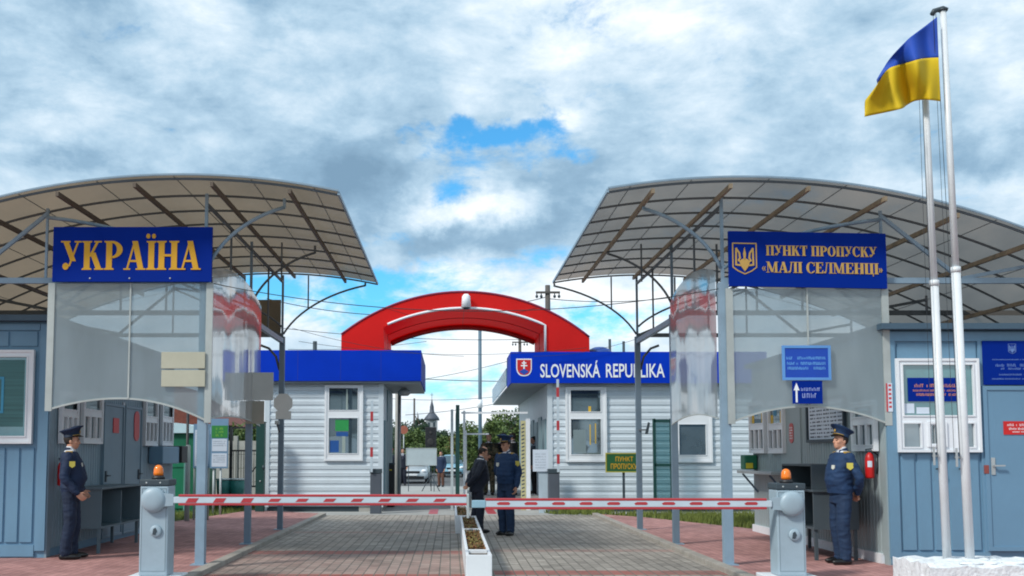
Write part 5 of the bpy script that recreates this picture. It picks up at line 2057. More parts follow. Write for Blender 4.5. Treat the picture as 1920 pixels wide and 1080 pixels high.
        for fi, (q, ln_, r_) in enumerate(((.033, .070, .0095), (.011, .080, .0098), (-.012, .074, .0093), (-.034, .058, .0085))):
            p0 = wr + d * .085 + sd_ * q
            c1, c2, c3 = cl * .5, cl * 1.2 + .05 * fi, cl * 1.9 + .08 * fi
            dd = lambda c: d * math.cos(c) + n_ * math.sin(c)
            p1 = p0 + dd(c1) * ln_ * .45
            p2 = p1 + dd(c2) * ln_ * .32
            p3 = p2 + dd(c3) * ln_ * .25
            tube_(b, [p0, p1, p2, p3], [r_, r_, r_ * .92, r_ * .8], 0, 2, 7)
        th0 = wr + d * .028 + sd_ * .030
        th1 = th0 + (d * .6 + sd_ * .75 + n_ * .25).normalized() * .038
        th2 = th1 + (d * .9 + sd_ * .25 + n_ * .4).normalized() * .032
        tube_(b, [th0, th1, th2], [.014, .0115, .0095], 0, 3, 8)
        if jacket:
            wj = el.lerp(wr, .96)
            tube_(j, [sh + Vector((0, 0, -.0)), sh.lerp(el, .5), el, el.lerp(wr, .5), wj], [.070, .064, .059, .053, .044], None)
    # region by nearest sample
    sp_ = np.array([tuple(q[0]) for q in samples])
    sr = np.array([q[1] for q in samples])
    si = np.array([q[2] for q in samples])

    def region(ce):
        out = np.empty(len(ce), int)
        for i in range(0, len(ce), 2000):
            c = ce[i:i + 2000]
            dist = np.sqrt(((c[:, None, :] - sp_[None]) ** 2).sum(2)) - sr[None]
            out[i:i + 2000] = si[dist.argmin(1)]
        return out
    remeshed('body', b, voxel * .75 if voxel < .013 else voxel, [skin_m, legs, shirt_m if jacket else top], region, t, folds=.006 if voxel < .013 else 0, bare=(0,))
    if jacket:
        torso(j, .017, hem, 1.475)
        j.ellipsoid(W(up((0, 0, 1.40))), (.19 * s * wide, .10 * s, .075 * s), 16, 9, rot)
        if hem > .93:
            # blouson: a gathered waistband
            for an in range(0):
                pass
        jk = remeshed('jacket', j, voxel, [top], lambda ce: np.zeros(len(ce)), t, 3, folds=.0075 if voxel < .013 else 0)
        bd = MB()
        n = 28
        for z, g_ in ((hem - .035, .012), (hem + .02, .016)):
            pass

        def belt(m):
            n = 26
            vs = []
            for z, g_ in ((hem - .04, .008), (hem + .012, .02)):
                for k in range(n):
                    an = 2 * math.pi * k / n
                    vs.append(W(up((.166 * wide * math.cos(an) + g_ * math.cos(an), belly * .35 + (.122 + belly * .45 + g_) * math.sin(an), z))))
            m.smooth = True
            m.add(vs, [(k, (k + 1) % n, n + (k + 1) % n, n + k) for k in range(n)])
        if hem > .93:
            part('waistband', top, jk, belt)

        # collar
        def collar(m):
            n = 20
            vs = []
            for z, r_, in ((1.485, .078), (1.535, .066)):
                for k in range(n + 1):
                    an = math.pi / 2 + .5 + (2 * math.pi - 1.0) * k / n
                    vs.append(W(up((r_ * math.cos(an), -.008 + r_ * math.sin(an), z + .012 * math.sin(an) * -1))))
            m.add(vs, [(k, k + 1, n + 2 + k, n + 1 + k) for k in range(n)])
        co_ = part('collar', top, jk, collar)
        so = co_.modifiers.new('cloth', 'SOLIDIFY')
        so.thickness = .010
        if tie:
            part('shirt_front', shirt_m, jk, lambda m: m.prism(Plane(W(up((0, .128, 1.33))), rot @ Vector((-1, 0, 0)), rot @ (ln @ Vector((0, -.22, 1)))), [(-.005 * s, -.10 * s), (.005 * s, -.10 * s), (.05 * s, .16 * s), (-.05 * s, .16 * s)], -.03, .006))
            part('tie', M('red_blue_tie', (.03, .02, .06), .6), jk, lambda m: m.prism(Plane(W(up((0, .134, 1.33))), rot @ Vector((-1, 0, 0)), rot @ (ln @ Vector((0, -.22, 1)))), [(-.004, -.10), (.004, -.10), (.016, .02), (.014, .15), (-.014, .15), (-.016, .02)], .004, .012))
        for (pos, nrm, w_, h_, mt_, nm) in patches:
            pos, nrm = up(pos), (ln @ Vector(nrm)).normalized()
            o_ = W(pos)
            n2 = rot @ nrm
            v_ = Vector((0, 0, 1))
            v_ = (v_ - n2 * v_.dot(n2)).normalized()
            u_ = v_.cross(n2)
            ppl = Plane(o_, u_, v_)
            part(nm, mt_, jk, lambda m: m.prism(ppl, [(w_ * x, h_ * y) for x, y in ((-.5, .5), (-.5, -.2), (0, -.5), (.5, -.2), (.5, .5))][::1], -.012, .006))
    # eyes and brows
    for sg in (-1, 1):
        ey = part('eye', eye_m, t, lambda m: m.ellipsoid(hw((sg * .031, .0785, .004)), [.011 * s, .008 * s, .0065 * s], 10, 7, hrot))
        part('eyebrow', hair, t, lambda m: m.tube([hw((sg * .018, .090, .022)), hw((sg * .034, .088, .027)), hw((sg * .050, .076, .021))], .0042 * s, 6))
    # hair
    if hair is not None:
        hm = MB()
        nu, nv = 26, 16
        vs = []
        for q in range(nv + 1):
            th = math.pi * .98 * q / nv
            for k in range(nu):
                an = 2 * math.pi * k / nu
                v = Vector((.082 * math.sin(th) * math.cos(an), -.013 + .104 * math.sin(th) * math.sin(an), .030 + .098 * math.cos(th)))
                vs.append(v)
        fs = []
        for q in range(nv):
            for k in range(nu):
                idx = (q * nu + k, q * nu + (k + 1) % nu, (q + 1) * nu + (k + 1) % nu, (q + 1) * nu + k)
                c = sum((vs[i] for i in idx), Vector()) / 4
                lim = -.045 if c.y < -.03 else (-.02 if c.y < .01 else .055 + (c.y - .02) * .35)
                if c.z < lim or (bald and (c.z > .085 and c.y > -.075)):
                    continue
                fs.append(idx)
        hm.smooth = True
        hm.add([hw(v) for v in vs], fs)
        ho = hm.build('hair', hair, t)
        so = ho.modifiers.new('thickness', 'SOLIDIFY')
        so.thickness = .010
    if beret:
        part('beret', beret, t, lambda m: m.ellipsoid(hw((.015, -.01, .085)), [.115 * s, .125 * s, .045 * s], 16, 8, hrot @ Matrix.Rotation(.15, 3, 'Y')))
    if cap:
        ck = Matrix.Rotation(cap_tilt, 3, 'X')
        c0 = Vector((0, -.008, .062))

        def cl_(m, prof):
            n = 28
            vs = []
            for r_, h_, ey_ in prof:
                for k in range(n):
                    an = 2 * math.pi * k / n
                    vs.append(hw(c0 + ck @ Vector((r_ * math.cos(an), ey_ + r_ * 1.16 * math.sin(an), h_ + max(0, math.sin(an)) * .022 * (1 if h_ > .05 else 0)))))
            m.smooth = True
            m.add(vs, [(i * n + k, i * n + (k + 1) % n, (i + 1) * n + (k + 1) % n, (i + 1) * n + k) for i in range(len(prof) - 1) for k in range(n)] + [tuple((len(prof) - 1) * n + k for k in range(n))])
        cp = part('cap', cap, t, lambda m: cl_(m, [(.0865, -.004, 0), (.090, .045, 0), (.118, .075, .004), (.142, .092, .010), (.140, .102, .012), (.10, .112, .01), (.03, .117, .008)]))
        part('cap_band', M('cap_band', (.006, .02, .05), .6) if cap is not uni2_m else M('cap_band2', (.008, .03, .08), .6), cp, lambda m: cl_(m, [(.0895, -.004, 0), (.0925, .036, 0)]))

        def visor(m):
            n = 16
            vs = []
            for k in range(n + 1):
                an = math.pi * (.09 + .82 * k / n)
                vs.append(hw(c0 + ck @ Vector((.089 * math.cos(an), .089 * 1.16 * math.sin(an), .002))))
                vs.append(hw(c0 + ck @ Vector((.098 * math.cos(an), .09 * 1.16 * math.sin(an) + .052 * math.sin(an), -.030 * math.sin(an)))))
            m.add(vs, [(2 * k, 2 * k + 2, 2 * k + 3, 2 * k + 1) for k in range(n)])
        vo = part('visor', shoe_m, cp, visor)
        so = vo.modifiers.new('thickness', 'SOLIDIFY')
        so.thickness = .004
        part('cap_cord', gold_m, cp, lambda m: m.tube([hw(c0 + ck @ Vector((.094 * math.cos(a), .094 * 1.17 * math.sin(a), .008))) for a in [math.pi * (.08 + .84 * k / 12) for k in range(13)]], .005, 6))
        part('cap_badge', gold_m, cp, lambda m: m.ellipsoid(hw(c0 + ck @ Vector((0, .118, .045))), [.018, .008, .022], 10, 7, hrot))
    return t


badge = M('yellow_patch', (.55, .48, .08), .6)
silver = M('pale_badge', (.55, .56, .50), .5)
EPAU = lambda sg: ((sg * .135, -.005, 1.478), (sg * .25, 0, 1), .09, .06, gold_m, 'epaulette')
behind = {'l': dict(elbow=(-.275, -.10, 1.14), wrist=(-.10, -.19, .95), palm=(0, -1, 0), bend=(.4, 0, -.1), thumb=(0, 0, 1), curl=.7),
          'r': dict(elbow=(.275, -.10, 1.14), wrist=(.11, -.205, .93), palm=(0, -1, 0), bend=(-.4, 0, -.1), thumb=(0, 0, 1), curl=.8)}
# left officer: profile to the right, right hand down at the hip
person('officer in navy uniform and peaked cap standing by the left cabin wall', (P(130, 1045, 14.25).x, 14.25, 0), R(78), 1.77,
       arms={'r': dict(elbow=(.26, -.05, 1.13), wrist=(.25, .115, .905), palm=(-1, .1, 0), bend=(-.1, .3, -.1), curl=.75), 'l': dict(elbow=(-.26, -.02, 1.13), wrist=(-.24, .12, .93), curl=.7)},
       feet=((-.12, .03), (.11, -.03)), lean=R(-2), head_pitch=R(-4), belly=.042, top=uni_m, legs=trou_m, cap=uni_m, cap_tilt=R(13), wide=1.12,
       patches=(((.262, .055, 1.30), (1, .25, .05), .075, .09, badge, 'sleeve_patch'), ((.09, .158, 1.29), (.25, 1, .1), .045, .06, silver, 'chest_badge'), EPAU(1), EPAU(-1)))
# right officer: profile to the left, hands behind the back
person('officer in navy uniform and peaked cap standing before the right cabin', (P(1580, 1053, 13.6).x, 13.6, 0), R(-100), 1.76, arms=behind, feet=((-.10, .02), (.11, -.02)), lean=R(-3), head_pitch=R(2), head_yaw=R(-8), belly=.035,
       top=uni2_m, legs=M('blue_trousers', (.005, .024, .068), .8, var=.22, scale=7, bump=.5, bscale=12), cap=uni2_m, cap_tilt=R(14), wide=1.06,
       patches=(((-.263, .03, 1.29), (-1, .2, .05), .08, .095, badge, 'sleeve_patch'), ((-.085, .165, 1.27), (-.3, 1, .1), .05, .06, silver, 'chest_badge'), EPAU(1), EPAU(-1)))
# officer between the booms, facing the camera, face turned to the man in the suit
person('officer in blue uniform and cap facing the man in the dark suit', (P(950, 998, 18.9).x, 18.9, ROAD), R(-146), 1.80,
       arms={'l': dict(elbow=(-.235, -.04, 1.14), wrist=(-.222, .02, .88), curl=.6), 'r': dict(elbow=(.235, -.06, 1.14), wrist=(.15, -.15, .95), palm=(0, -1, 0), bend=(-.4, 0, 0), thumb=(0, 0, 1), curl=.6)},
       feet=((-.09, .02), (.09, -.01)), head_yaw=R(16), head_pitch=R(-10), belly=.03, top=uni2_m, legs=M('blue_trousers', (.005, .024, .068)), cap=uni2_m, cap_tilt=R(8), wide=.97,
       patches=(((-.257, .035, 1.29), (-1, .35, .05), .085, .10, badge, 'sleeve_patch'), ((.085, .168, 1.27), (.2, 1, .1), .06, .075, silver, 'chest_badge'), EPAU(1), EPAU(-1)))
person('balding man in dark suit with hands behind his back by the planters', (P(895, 985, 19.5).x, 19.5, ROAD), R(78), 1.66, arms=behind, feet=((-.09, -.06), (.09, .04)), lean=R(9), head_pitch=R(-14), belly=.05, top=suit_m, legs=suit_m, hem=.80,
       hair=hair_m, bald=True, tie=True, wide=.98)
RAMP = .28
person('soldier in camouflage standing behind the officer at the gate', (P(917, 900, 29.6).x, 29.6, RAMP), R(195), 1.80, top=camo, legs=camo, hem=.82, voxel=.014, arms={'l': dict(elbow=(-.27, .02, 1.12), wrist=(-.10, .2, 1.08)), 'r': dict(elbow=(.27, .02, 1.12), wrist=(.08, .2, 1.02))})
person('man with dark hair in a black jacket right of the officer at the gate', (P(962, 900, 29.3).x, 29.3, RAMP), R(-70), 1.80, top=blackcloth, legs=blackcloth, hem=.80, voxel=.014, wide=1.05)
person('dark haired man half hidden between the soldier and the man in black', (P(944, 900, 31.0).x, 31.0, RAMP), R(150), 1.84, top=blackcloth, legs=blackcloth, hem=.80, voxel=.015)
person('man in dark clothes standing in the shade by the right kiosk door', (P(1002, 900, 30.5).x, 30.5, RAMP), R(-90), 1.72, top=M('slate_jacket', (.04, .06, .08), .8), legs=blackcloth, hem=.80, voxel=.015)
person('man in a black suit beside the whiteboard in the distance', (P(755, 906, 49).x, 49, ROAD), R(180), 1.80, top=suit_m, legs=suit_m, hem=.80, voxel=.02, tie=True)
person('person in a red beret and dark jacket in the distance', (P(733, 906, 48).x, 48, ROAD), R(150), 1.76, top=suit_m, legs=suit_m, hem=.80, voxel=.02, beret=red_m)
person('person in a dark coat standing between the suit and the beret', (P(744, 905, 51).x, 51, ROAD), R(170), 1.74, top=uni_m, legs=suit_m, hem=.70, voxel=.02)
person('person in a dark coat at the right of the loudspeaker', (P(827, 905, 47).x, 47, ROAD), R(200), 1.66, top=uni_m, legs=M('brown_trousers', (.10, .045, .03), .8), hem=.68, voxel=.02)

# ================================================================== GATE, SIGNS AND SMALL THINGS BETWEEN
GY = 27.4
gx = lambda px, Y=GY: P(px, 850, Y).x
gz = lambda py, Y=GY: P(900, py, Y).z
t = thing('gate_portal', 'white steel portal frame of the pedestrian gate with a striped post', 'gate', (gx(928), GY, ROAD))
part('left_post', white, t, lambda m: m.bar((gx(870.5), GY, ROAD), (gx(870.5), GY, gz(770)), .06))
part('inner_post', white, t, lambda m: m.bar((gx(874), GY + .5, ROAD), (gx(874), GY + .5, gz(806)), .05))
part('right_post', white, t, lambda m: m.box(gx(986), gx(994), GY - .05, GY + .05, ROAD, gz(785)))
part('top_bar', white, t, lambda m: m.bar((gx(865), GY, gz(774)), (gx(990), GY, gz(774)), .05))
part('middle_bar', white, t, lambda m: m.bar((gx(873), GY + .5, gz(813)), (gx(918), GY + .5, gz(813)), .045))
ms = part('measure_strip', M('pale_yellow_strip', (.50, .47, .25), .6), t, lambda m: m.box(gx(976.5), gx(985.5), GY - .04, GY + .02, ROAD, gz(789)))
part('dark_mark', ink, ms, lambda m: [m.prism(Plane((gx(980), GY - .041, gz(796) - k * .10)), [(-.03, -.03), (.045, -.005), (.045, .03), (-.03, .005)], 0, .004) for k in range(20)])
t = thing('gate_leaf', 'dark green steel gate leaf standing open at the middle of the road', 'gate', (gx(852), GY + .3, ROAD))
part('post', dkgreen, t, lambda m: m.bar((gx(858), GY - .2, ROAD), (gx(858), GY - .2, gz(760)), .10))
part('leaf_frame', dkgreen, t, lambda m: [m.bar(p, q, .06) for p, q in (((gx(857), GY - .1, .1), (gx(857), GY + 2.6, .1)), ((gx(857), GY - .1, 2.6), (gx(857), GY + 2.6, 2.6)), ((gx(857), GY + 2.6, .06), (gx(857), GY + 2.6, 2.64)), ((gx(857), GY - .1, 1.3), (gx(857), GY + 2.6, 1.3)))])
part('edge_strip', M('pale_gate_edge', (.45, .52, .55), .5), t, lambda m: m.bar((gx(847.5), GY - .1, ROAD), (gx(847.5), GY - .1, gz(768)), .07))

# notice stand
t = thing('notice_stand', 'white notice on a pale post beside the right kiosk', 'notice', (gx(1012, 26), 26, ROAD))
z0, z1 = P(1012, 884, 26).z, P(1012, 843, 26).z
npl = Plane((0, 26, 0))
part('board', paper, t, lambda m: m.plate(npl, gx(999, 26), gx(1028, 26), z0, z1, 0, .02))
part('lettering', M('grey_print', (.30, .36, .42), .6), t, lambda m: [greek(m, npl, gx(1003, 26), gx(1024, 26), z0 + .08 + k * .07, z0 + .11 + k * .07, .02, 70 + k, 1) for k in range(6)])
part('post', M('pale_post', (.42, .52, .60), .5), t, lambda m: m.box(gx(1010, 26), gx(1029, 26), 26.02, 26.06, ROAD, z0))

# green checkpoint sign
Y = 25.0
gp = Plane((0, Y, 0))
sx_ = lambda px: P(px, 868, Y).x
sz_ = lambda py: P(1166, py, Y).z
t = thing('green_sign', 'green sign with two yellow lines on a dark post before the right kiosk', 'sign', (sx_(1168), Y, -.02))
part('post', slate, t, lambda m: m.bar((sx_(1169.5), Y + .04, -.05), (sx_(1169.5), Y + .04, sz_(884)), .055))
part('board', M('sign_green', (.012, .095, .03), .5), t, lambda m: m.plate(gp, sx_(1137), sx_(1197), sz_(884), sz_(851), 0, .02))
part('frame', M('sign_yellow_edge', (.35, .33, .06), .5), t, lambda m: frame_ring(m, gp, sx_(1135), sx_(1199), sz_(886), sz_(849), .03, .0, .026))


def f(m):
    sans(m, 'ПУНКТ', gp, sx_(1154), sx_(1187), sz_(865), sz_(856), .024, .01)
    sans(m, 'ПРОПУСКУ', gp, sx_(1145), sx_(1194), sz_(879.5), sz_(869), .024, .01)
part('lettering', M('sign_yellow', (.62, .34, .01), .5), t, f)


def mesh_gate(label, xa, xb, Y, z0, z1):
    t = thing('mesh_gate', label, 'gate', ((xa + xb) / 2, Y, z0))
    part('frame', dkgreen, t, lambda m: [m.bar(p, q, .07) for p, q in (((xa, Y, z0 - .06), (xa, Y, z1)), ((xb, Y, z0 - .06), (xb, Y, z1)), ((xa, Y, z0 + .1), (xb, Y, z0 + .1)), ((xa, Y, z1 - .06), (xb, Y, z1 - .06)), ((xa, Y, (z0 + z1) / 2), (xb, Y, (z0 + z1) / 2)))])
    part('mesh', mesh_teal, t, lambda m: m.box(xa + .04, xb - .04, Y - .005, Y + .005, z0 + .1, z1 - .06))


mesh_gate('teal wire mesh gate leaf folded against the right kiosk', gx(1227, 25.9), gx(1259, 25.9), 25.9, 0, P(1240, 785, 25.9).z)
t = thing('gate_post', 'thick dark green gate post at the left edge of the left kiosk', 'post', (gx(489, 26), 26, 0))
part('shaft', dkgreen, t, lambda m: m.bbox(gx(481, 26), gx(496.5, 26), 25.9, 26.12, -.05, P(489, 793, 26).z, .01))
part('cap', dkgreen, t, lambda m: m.bbox(gx(480, 26), gx(497.5, 26), 25.88, 26.14, P(489, 793, 26).z, P(489, 791, 26).z, .008))
part('bolt', galv, t, lambda m: m.lathe((gx(490, 26), 25.9, P(490, 902, 26).z), [(.02, 0), (.02, .015)], 8, '-y'))
part('hinge', slate, t, lambda m: m.lathe((gx(496, 26), 25.88, P(490, 880, 26).z), [(.03, 0), (.03, .1)], 8))

# backs of traffic signs on the canopy posts
bY = 16.5
t = thing('sign_back', 'two grey sign backs one above the other on the middle left canopy post', 'sign', (P(486, 750, bY).x, bY, P(480, 795, bY).z))
part('upper_plate', signback, t, lambda m: m.bbox(P(459, 725, bY).x, P(514, 725, bY).x, bY - .075, bY - .06, P(480, 751, bY).z, P(480, 699, bY).z, .004))
part('lower_plate', M('tan_sign_back', (.26, .25, .21), .6), t, lambda m: m.bbox(P(463, 770, bY).x, P(497, 770, bY).x, bY - .076, bY - .061, P(480, 795, bY).z, P(480, 752, bY).z, .004))
bY = 19.6
t = thing('sign_back', 'pale eight sided sign back with small plate on the rear left canopy post', 'sign', (P(533, 760, bY).x, bY, P(533, 785, bY).z))
c_, r_ = P(532, 756, bY), 17.5 / FPX * bY * 1.08
o8 = Plane((c_.x, bY - .06, c_.z))
part('upper_plate', M('pale_sign_back', (.62, .66, .66), .5), t, lambda m: m.prism(o8, [(r_ * math.cos(a), r_ * math.sin(a)) for a in [math.pi / 8 + k * math.pi / 4 for k in range(8)]], 0, .012))
part('lower_plate', M('pale_sign_back', (.62, .66, .66)), t, lambda m: m.bbox(P(518, 780, bY).x, P(547, 780, bY).x, bY - .072, bY - .06, P(533, 786, bY).z, P(533, 771, bY).z, .003))
t = thing('post_camera', 'small grey camera on a curved arm at the rear left canopy post', 'camera', (P(522, 805, bY).x, bY, P(522, 810, bY).z))
part('arm', rib_m, t, lambda m: m.tube([(-3.3, bY, P(522, 810, bY).z), (P(523, 806, bY).x, bY, P(523, 806, bY).z), (P(520, 795, bY).x, bY, P(520, 795, bY).z)], .022, 7))
part('body', galv, t, lambda m: m.bbox(P(517, 790, bY).x, P(524, 790, bY).x, bY - .12, bY + .05, P(520, 796, bY).z, P(520, 789, bY).z, .01))
bY = 19.0
t = thing('post_lamp', 'small dark floodlight on the rear right canopy post', 'lamp', (P(1214, 802, bY).x, bY, P(1214, 812, bY).z))
part('bracket', rib_m, t, lambda m: m.bar((3.66, 19.7, P(1214, 806, 19.7).z), (P(1214, 806, 19.5).x, 19.5, P(1214, 806, 19.5).z), .03))
part('head', slate, t, lambda m: m.hexa([tuple(P(a, b, y)) for y in (19.35, 19.5) for a, b in ((1209, 814), (1215, 814), (1219, 793), (1215, 791))]))

# ------------------------------------------------------------------ left yard behind the cabin
t = thing('portable_cabin', 'green portable cabin with a rounded white roof behind the left cabin', 'cabin', (-7.2, 26.6, 0))
gX1, gz1 = P(372, 850, 25.6).x, P(350, 812, 25.6).z
part('body', green_m, t, lambda m: m.bbox(-8.6, gX1, 25.6, 27.6, -.05, gz1, .03))
cpl = Plane((0, 25.6, 0))
part('door', M('bright_green_door', (.01, .17, .085), .45), t, lambda m: (m.plate(cpl, P(322, 850, 25.6).x, P(346, 850, 25.6).x, .1, gz1 - .45, .0, .03), m.plate(cpl, P(322, 850, 25.6).x, P(346, 850, 25.6).x, P(340, 876, 25.6).z, P(340, 870, 25.6).z, .031, .05)))
part('frame_rib', M('pale_green_rib', (.12, .30, .26), .5), t, lambda m: (m.plate(cpl, P(346, 850, 25.6).x, P(352, 850, 25.6).x, .0, gz1 - .4, .0, .05), m.plate(cpl, P(320, 850, 25.6).x, P(346, 850, 25.6).x, gz1 - .44, gz1 - .40, .0, .04)))
part('yellow_label', M('yellow_label', (.6, .5, .03)), t, lambda m: m.plate(cpl, P(324, 850, 25.6).x, P(330, 850, 25.6).x, P(327, 864, 25.6).z, P(327, 852, 25.6).z, .031, .036))


def f(m):
    n = 12
    xa, xb = -8.7, gX1 + .08
    xc, w = (xa + xb) / 2, (xb - xa) / 2
    prof = [(xc + w * math.cos(math.pi * k / n), gz1 + .28 * math.sin(math.pi * k / n) ** .7) for k in range(n + 1)]
    m.prism(cpl, prof, -2.1, .1)
part('roof', M('pale_blue_roof', (.50, .68, .74), .45), t, f)

single('yard_post', M('pale_yard_post', (.30, .34, .32), .7), 'thick pale post standing in the grass before the green cabin', 'post', lambda m: (m.tube([(P(350, 977, 22.3).x, 22.3, -.05), (P(350, 977, 22.3).x, 22.3, P(350, 836, 22.3).z)], .055, 10), m.tube([(P(350, 977, 22.3).x, 22.3, P(350, 836, 22.3).z), (P(350, 977, 22.3).x, 22.3, P(350, 834, 22.3).z)], [.055, .03], 10)))
single('lamp_post', black, 'thin black post rising behind the end of the left cabin', 'post', lambda m: (m.tube([(P(350, 900, 25.2).x, 25.2, -.05), (P(350, 900, 25.2).x, 25.2, P(350, 770, 25.2).z)], .035, 8), m.lathe((P(350, 900, 25.2).x, 25.2, -.03), [(.09, 0), (.09, .03), (.04, .05)], 10)))


def info_board(label, pxa, pxb, ya, yb, Y, legs, cells, head=None):
    ip = Plane((0, Y, 0))
    X = lambda px: P(px, 840, Y).x
    Z = lambda py: P(390, py, Y).z
    t = thing('information_board', label, 'board', (X((pxa + pxb) / 2), Y, -.02))
    part('panel', M('board_grey_blue', (.16, .28, .42), .5), t, lambda m: m.plate(ip, X(pxa), X(pxb), Z(yb), Z(ya), 0, .03))
    for k, (a, b, c, d) in enumerate(cells):
        pg = part('page', paper, t, lambda m: m.plate(ip, X(a), X(b), Z(d), Z(c), .03, .034))
        part('lettering', M('grey_print', (.30, .36, .42)), pg, lambda m: [greek(m, ip, X(a) + .03, X(b) - .03, Z(c) - .07 - q * .05, Z(c) - .045 - q * .05, .034, k * 30 + q, 1) for q in range(int((Z(c) - Z(d) - .1) / .05))])
    if head:
        hd = part('header', M('header_green', (.03, .22, .05), .5), t, lambda m: m.plate(ip, X(head[0]), X(head[1]), Z(head[3]), Z(head[2]), .03, .036))
        part('lettering', M('lime_print', (.25, .50, .06), .5), hd, lambda m: [greek(m, ip, X(head[0]) + .1, X(head[1]) - .1, Z(head[2]) - .10 - q * .08, Z(head[2]) - .05 - q * .08, .036, 90 + q, 1) for q in range(3)])
    for px in legs:
        part('leg', galv if head else M('pale_yard_post', (.3, .34, .32)), t, lambda m: m.tube([(X(px), Y + .03, -.05), (X(px), Y + .03, Z(yb) + .05)], .026, 8))


info_board('grey information board with white page behind the front left canopy post', 363, 394, 795, 877, 22.6, (365, 391), [(366, 391, 806, 874)])
info_board('information board with green header and two white pages on pale legs', 395, 428, 785, 878, 24.6, (401, 414), [(398, 426, 823, 846), (398, 426, 850, 875)], (397, 427, 798, 821))
for k, (px, lb) in enumerate(((420, 'left green litter bin in front of the concrete fence'), (445, 'right green litter bin with a pale lid rim by the concrete fence'))):
    Y = 27.2
    X = P(px, 900, Y).x
    t = thing('litter_bin', lb, 'bin', (X, Y, -.02), 'green bins by the fence')
    part('drum', M('bin_teal', (.02, .16, .15), .5), t, lambda m: m.lathe((X, Y, -.02), [(.15, 0), (.19, .55), (.2, .78)], 16))
    part('rim', galv, t, lambda m: m.lathe((X, Y, .765), [(.205, 0), (.215, .02), (.205, .04), (.17, .045)], 16))
    part('foot', slate, t, lambda m: m.lathe((X, Y, -.03), [(.16, 0), (.155, .02)], 12))

t = thing('iron_gate', 'black iron gate frame in front of the concrete fence', 'gate', (P(448, 900, 27.8).x, 27.8, -.02))
X = lambda px: P(px, 860, 27.8).x
Z = lambda py: P(448, py, 27.8).z
for px in (433, 462):
    part('post', black, t, lambda m: m.bar((X(px), 27.8, -.05), (X(px), 27.8, Z(800)), .075))
for py in (802, 845, 912):
    part('rail', black, t, lambda m: m.bar((X(433), 27.8, Z(py)), (X(480), 27.8, Z(py)), .045))
part('bars', black, t, lambda m: [m.bar((X(433 + 4.8 * k), 27.8, Z(912)), (X(433 + 4.8 * k), 27.8, Z(845)), .014) for k in range(1, 10)])
part('brace', black, t, lambda m: m.bar((X(462), 27.8, Z(900)), (X(480), 27.8, Z(875)), .03))

t = thing('concrete_fence', 'grey concrete slab fence with posts at the back of the left yard', 'fence', (-9, 37, -.02))
for k in range(9):
    xa = -24 + k * 2.02
    part('slab', concrete, t, lambda m: [m.bbox(xa + .10, xa + 1.98, 36.97, 37.03, -.05 + q * .5, .44 + q * .5, .012) for q in range(4)])
    part('post', concrete, t, lambda m: m.bbox(xa - .06, xa + .085, 36.92, 37.08, -.05, 2.12, .015))

# ------------------------------------------------------------------ things on the far apron
t = thing('loudspeaker', 'black loudspeaker on a tripod beyond the gate', 'loudspeaker', (P(808, 920, 41.4).x, 41.4, ROAD))
X = lambda px, Y=41.4: P(px, 860, Y).x
Z = lambda py, Y=41.4: P(810, py, Y).z
sc_ = X(808)
part('cabinet', black, t, lambda m: m.bbox(X(797.5), X(818), 41.15, 41.6, Z(839), Z(801), .02))
part('grille', M('speaker_grille', (.02, .02, .022), .7), t, lambda m: (m.lathe((sc_, 41.15, Z(829)), [(.15, 0), (.13, .012), (.05, .006)], 18, '-y'), m.lathe((sc_, 41.15, Z(812)), [(.07, 0), (.06, .012)], 14, '-y')))
part('pole', slate, t, lambda m: m.tube([(sc_, 41.4, .15), (sc_, 41.4, Z(839))], .024, 8))
for a in (math.pi * .5, math.pi * 1.17, math.pi * 1.83):
    part('leg', slate, t, lambda m: m.tube([(sc_, 41.4, .62), (sc_ + .42 * math.cos(a), 41.4 + .42 * math.sin(a), ROAD)], .018, 6))
t = thing('display_board', 'pale grey display board in front of the loudspeaker pole', 'board', (X(791, 41), 41, ROAD))
part('panel', M('pale_grey_board', (.40, .47, .50), .5, var=.12), t, lambda m: m.bbox(X(762, 41), X(818, 41), 40.98, 41.02, Z(872, 41), Z(841, 41), .01))
part('edge_strip', galv, t, lambda m: frame_ring(m, Plane((0, 40.98, 0)), X(761, 41), X(819, 41), Z(873, 41), Z(840, 41), .03, -.01, .012))
for px in (766, 814):
    part('leg', slate, t, lambda m: m.bar((X(px, 41), 41.04, ROAD), (X(px, 41), 41.04, Z(872, 41)), .03))

t = thing('litter_bin', 'tall black bin beside the left kiosk wall', 'bin', (P(732, 900, 29).x, 29, ROAD))
bx_ = P(732.5, 900, 29).x
part('body', black, t, lambda m: m.bbox(bx_ - .115, bx_ + .115, 28.88, 29.12, ROAD, P(732, 871, 29).z, .02))
part('lid', slate, t, lambda m: m.bbox(bx_ - .125, bx_ + .125, 28.87, 29.13, P(732, 871, 29).z, P(732, 868, 29).z, .012))
part('label', M('yellow_label', (.6, .5, .03)), t, lambda m: m.box(bx_ - .03, bx_ + .04, 28.872, 28.879, P(732, 882, 29).z, P(732, 880, 29).z))


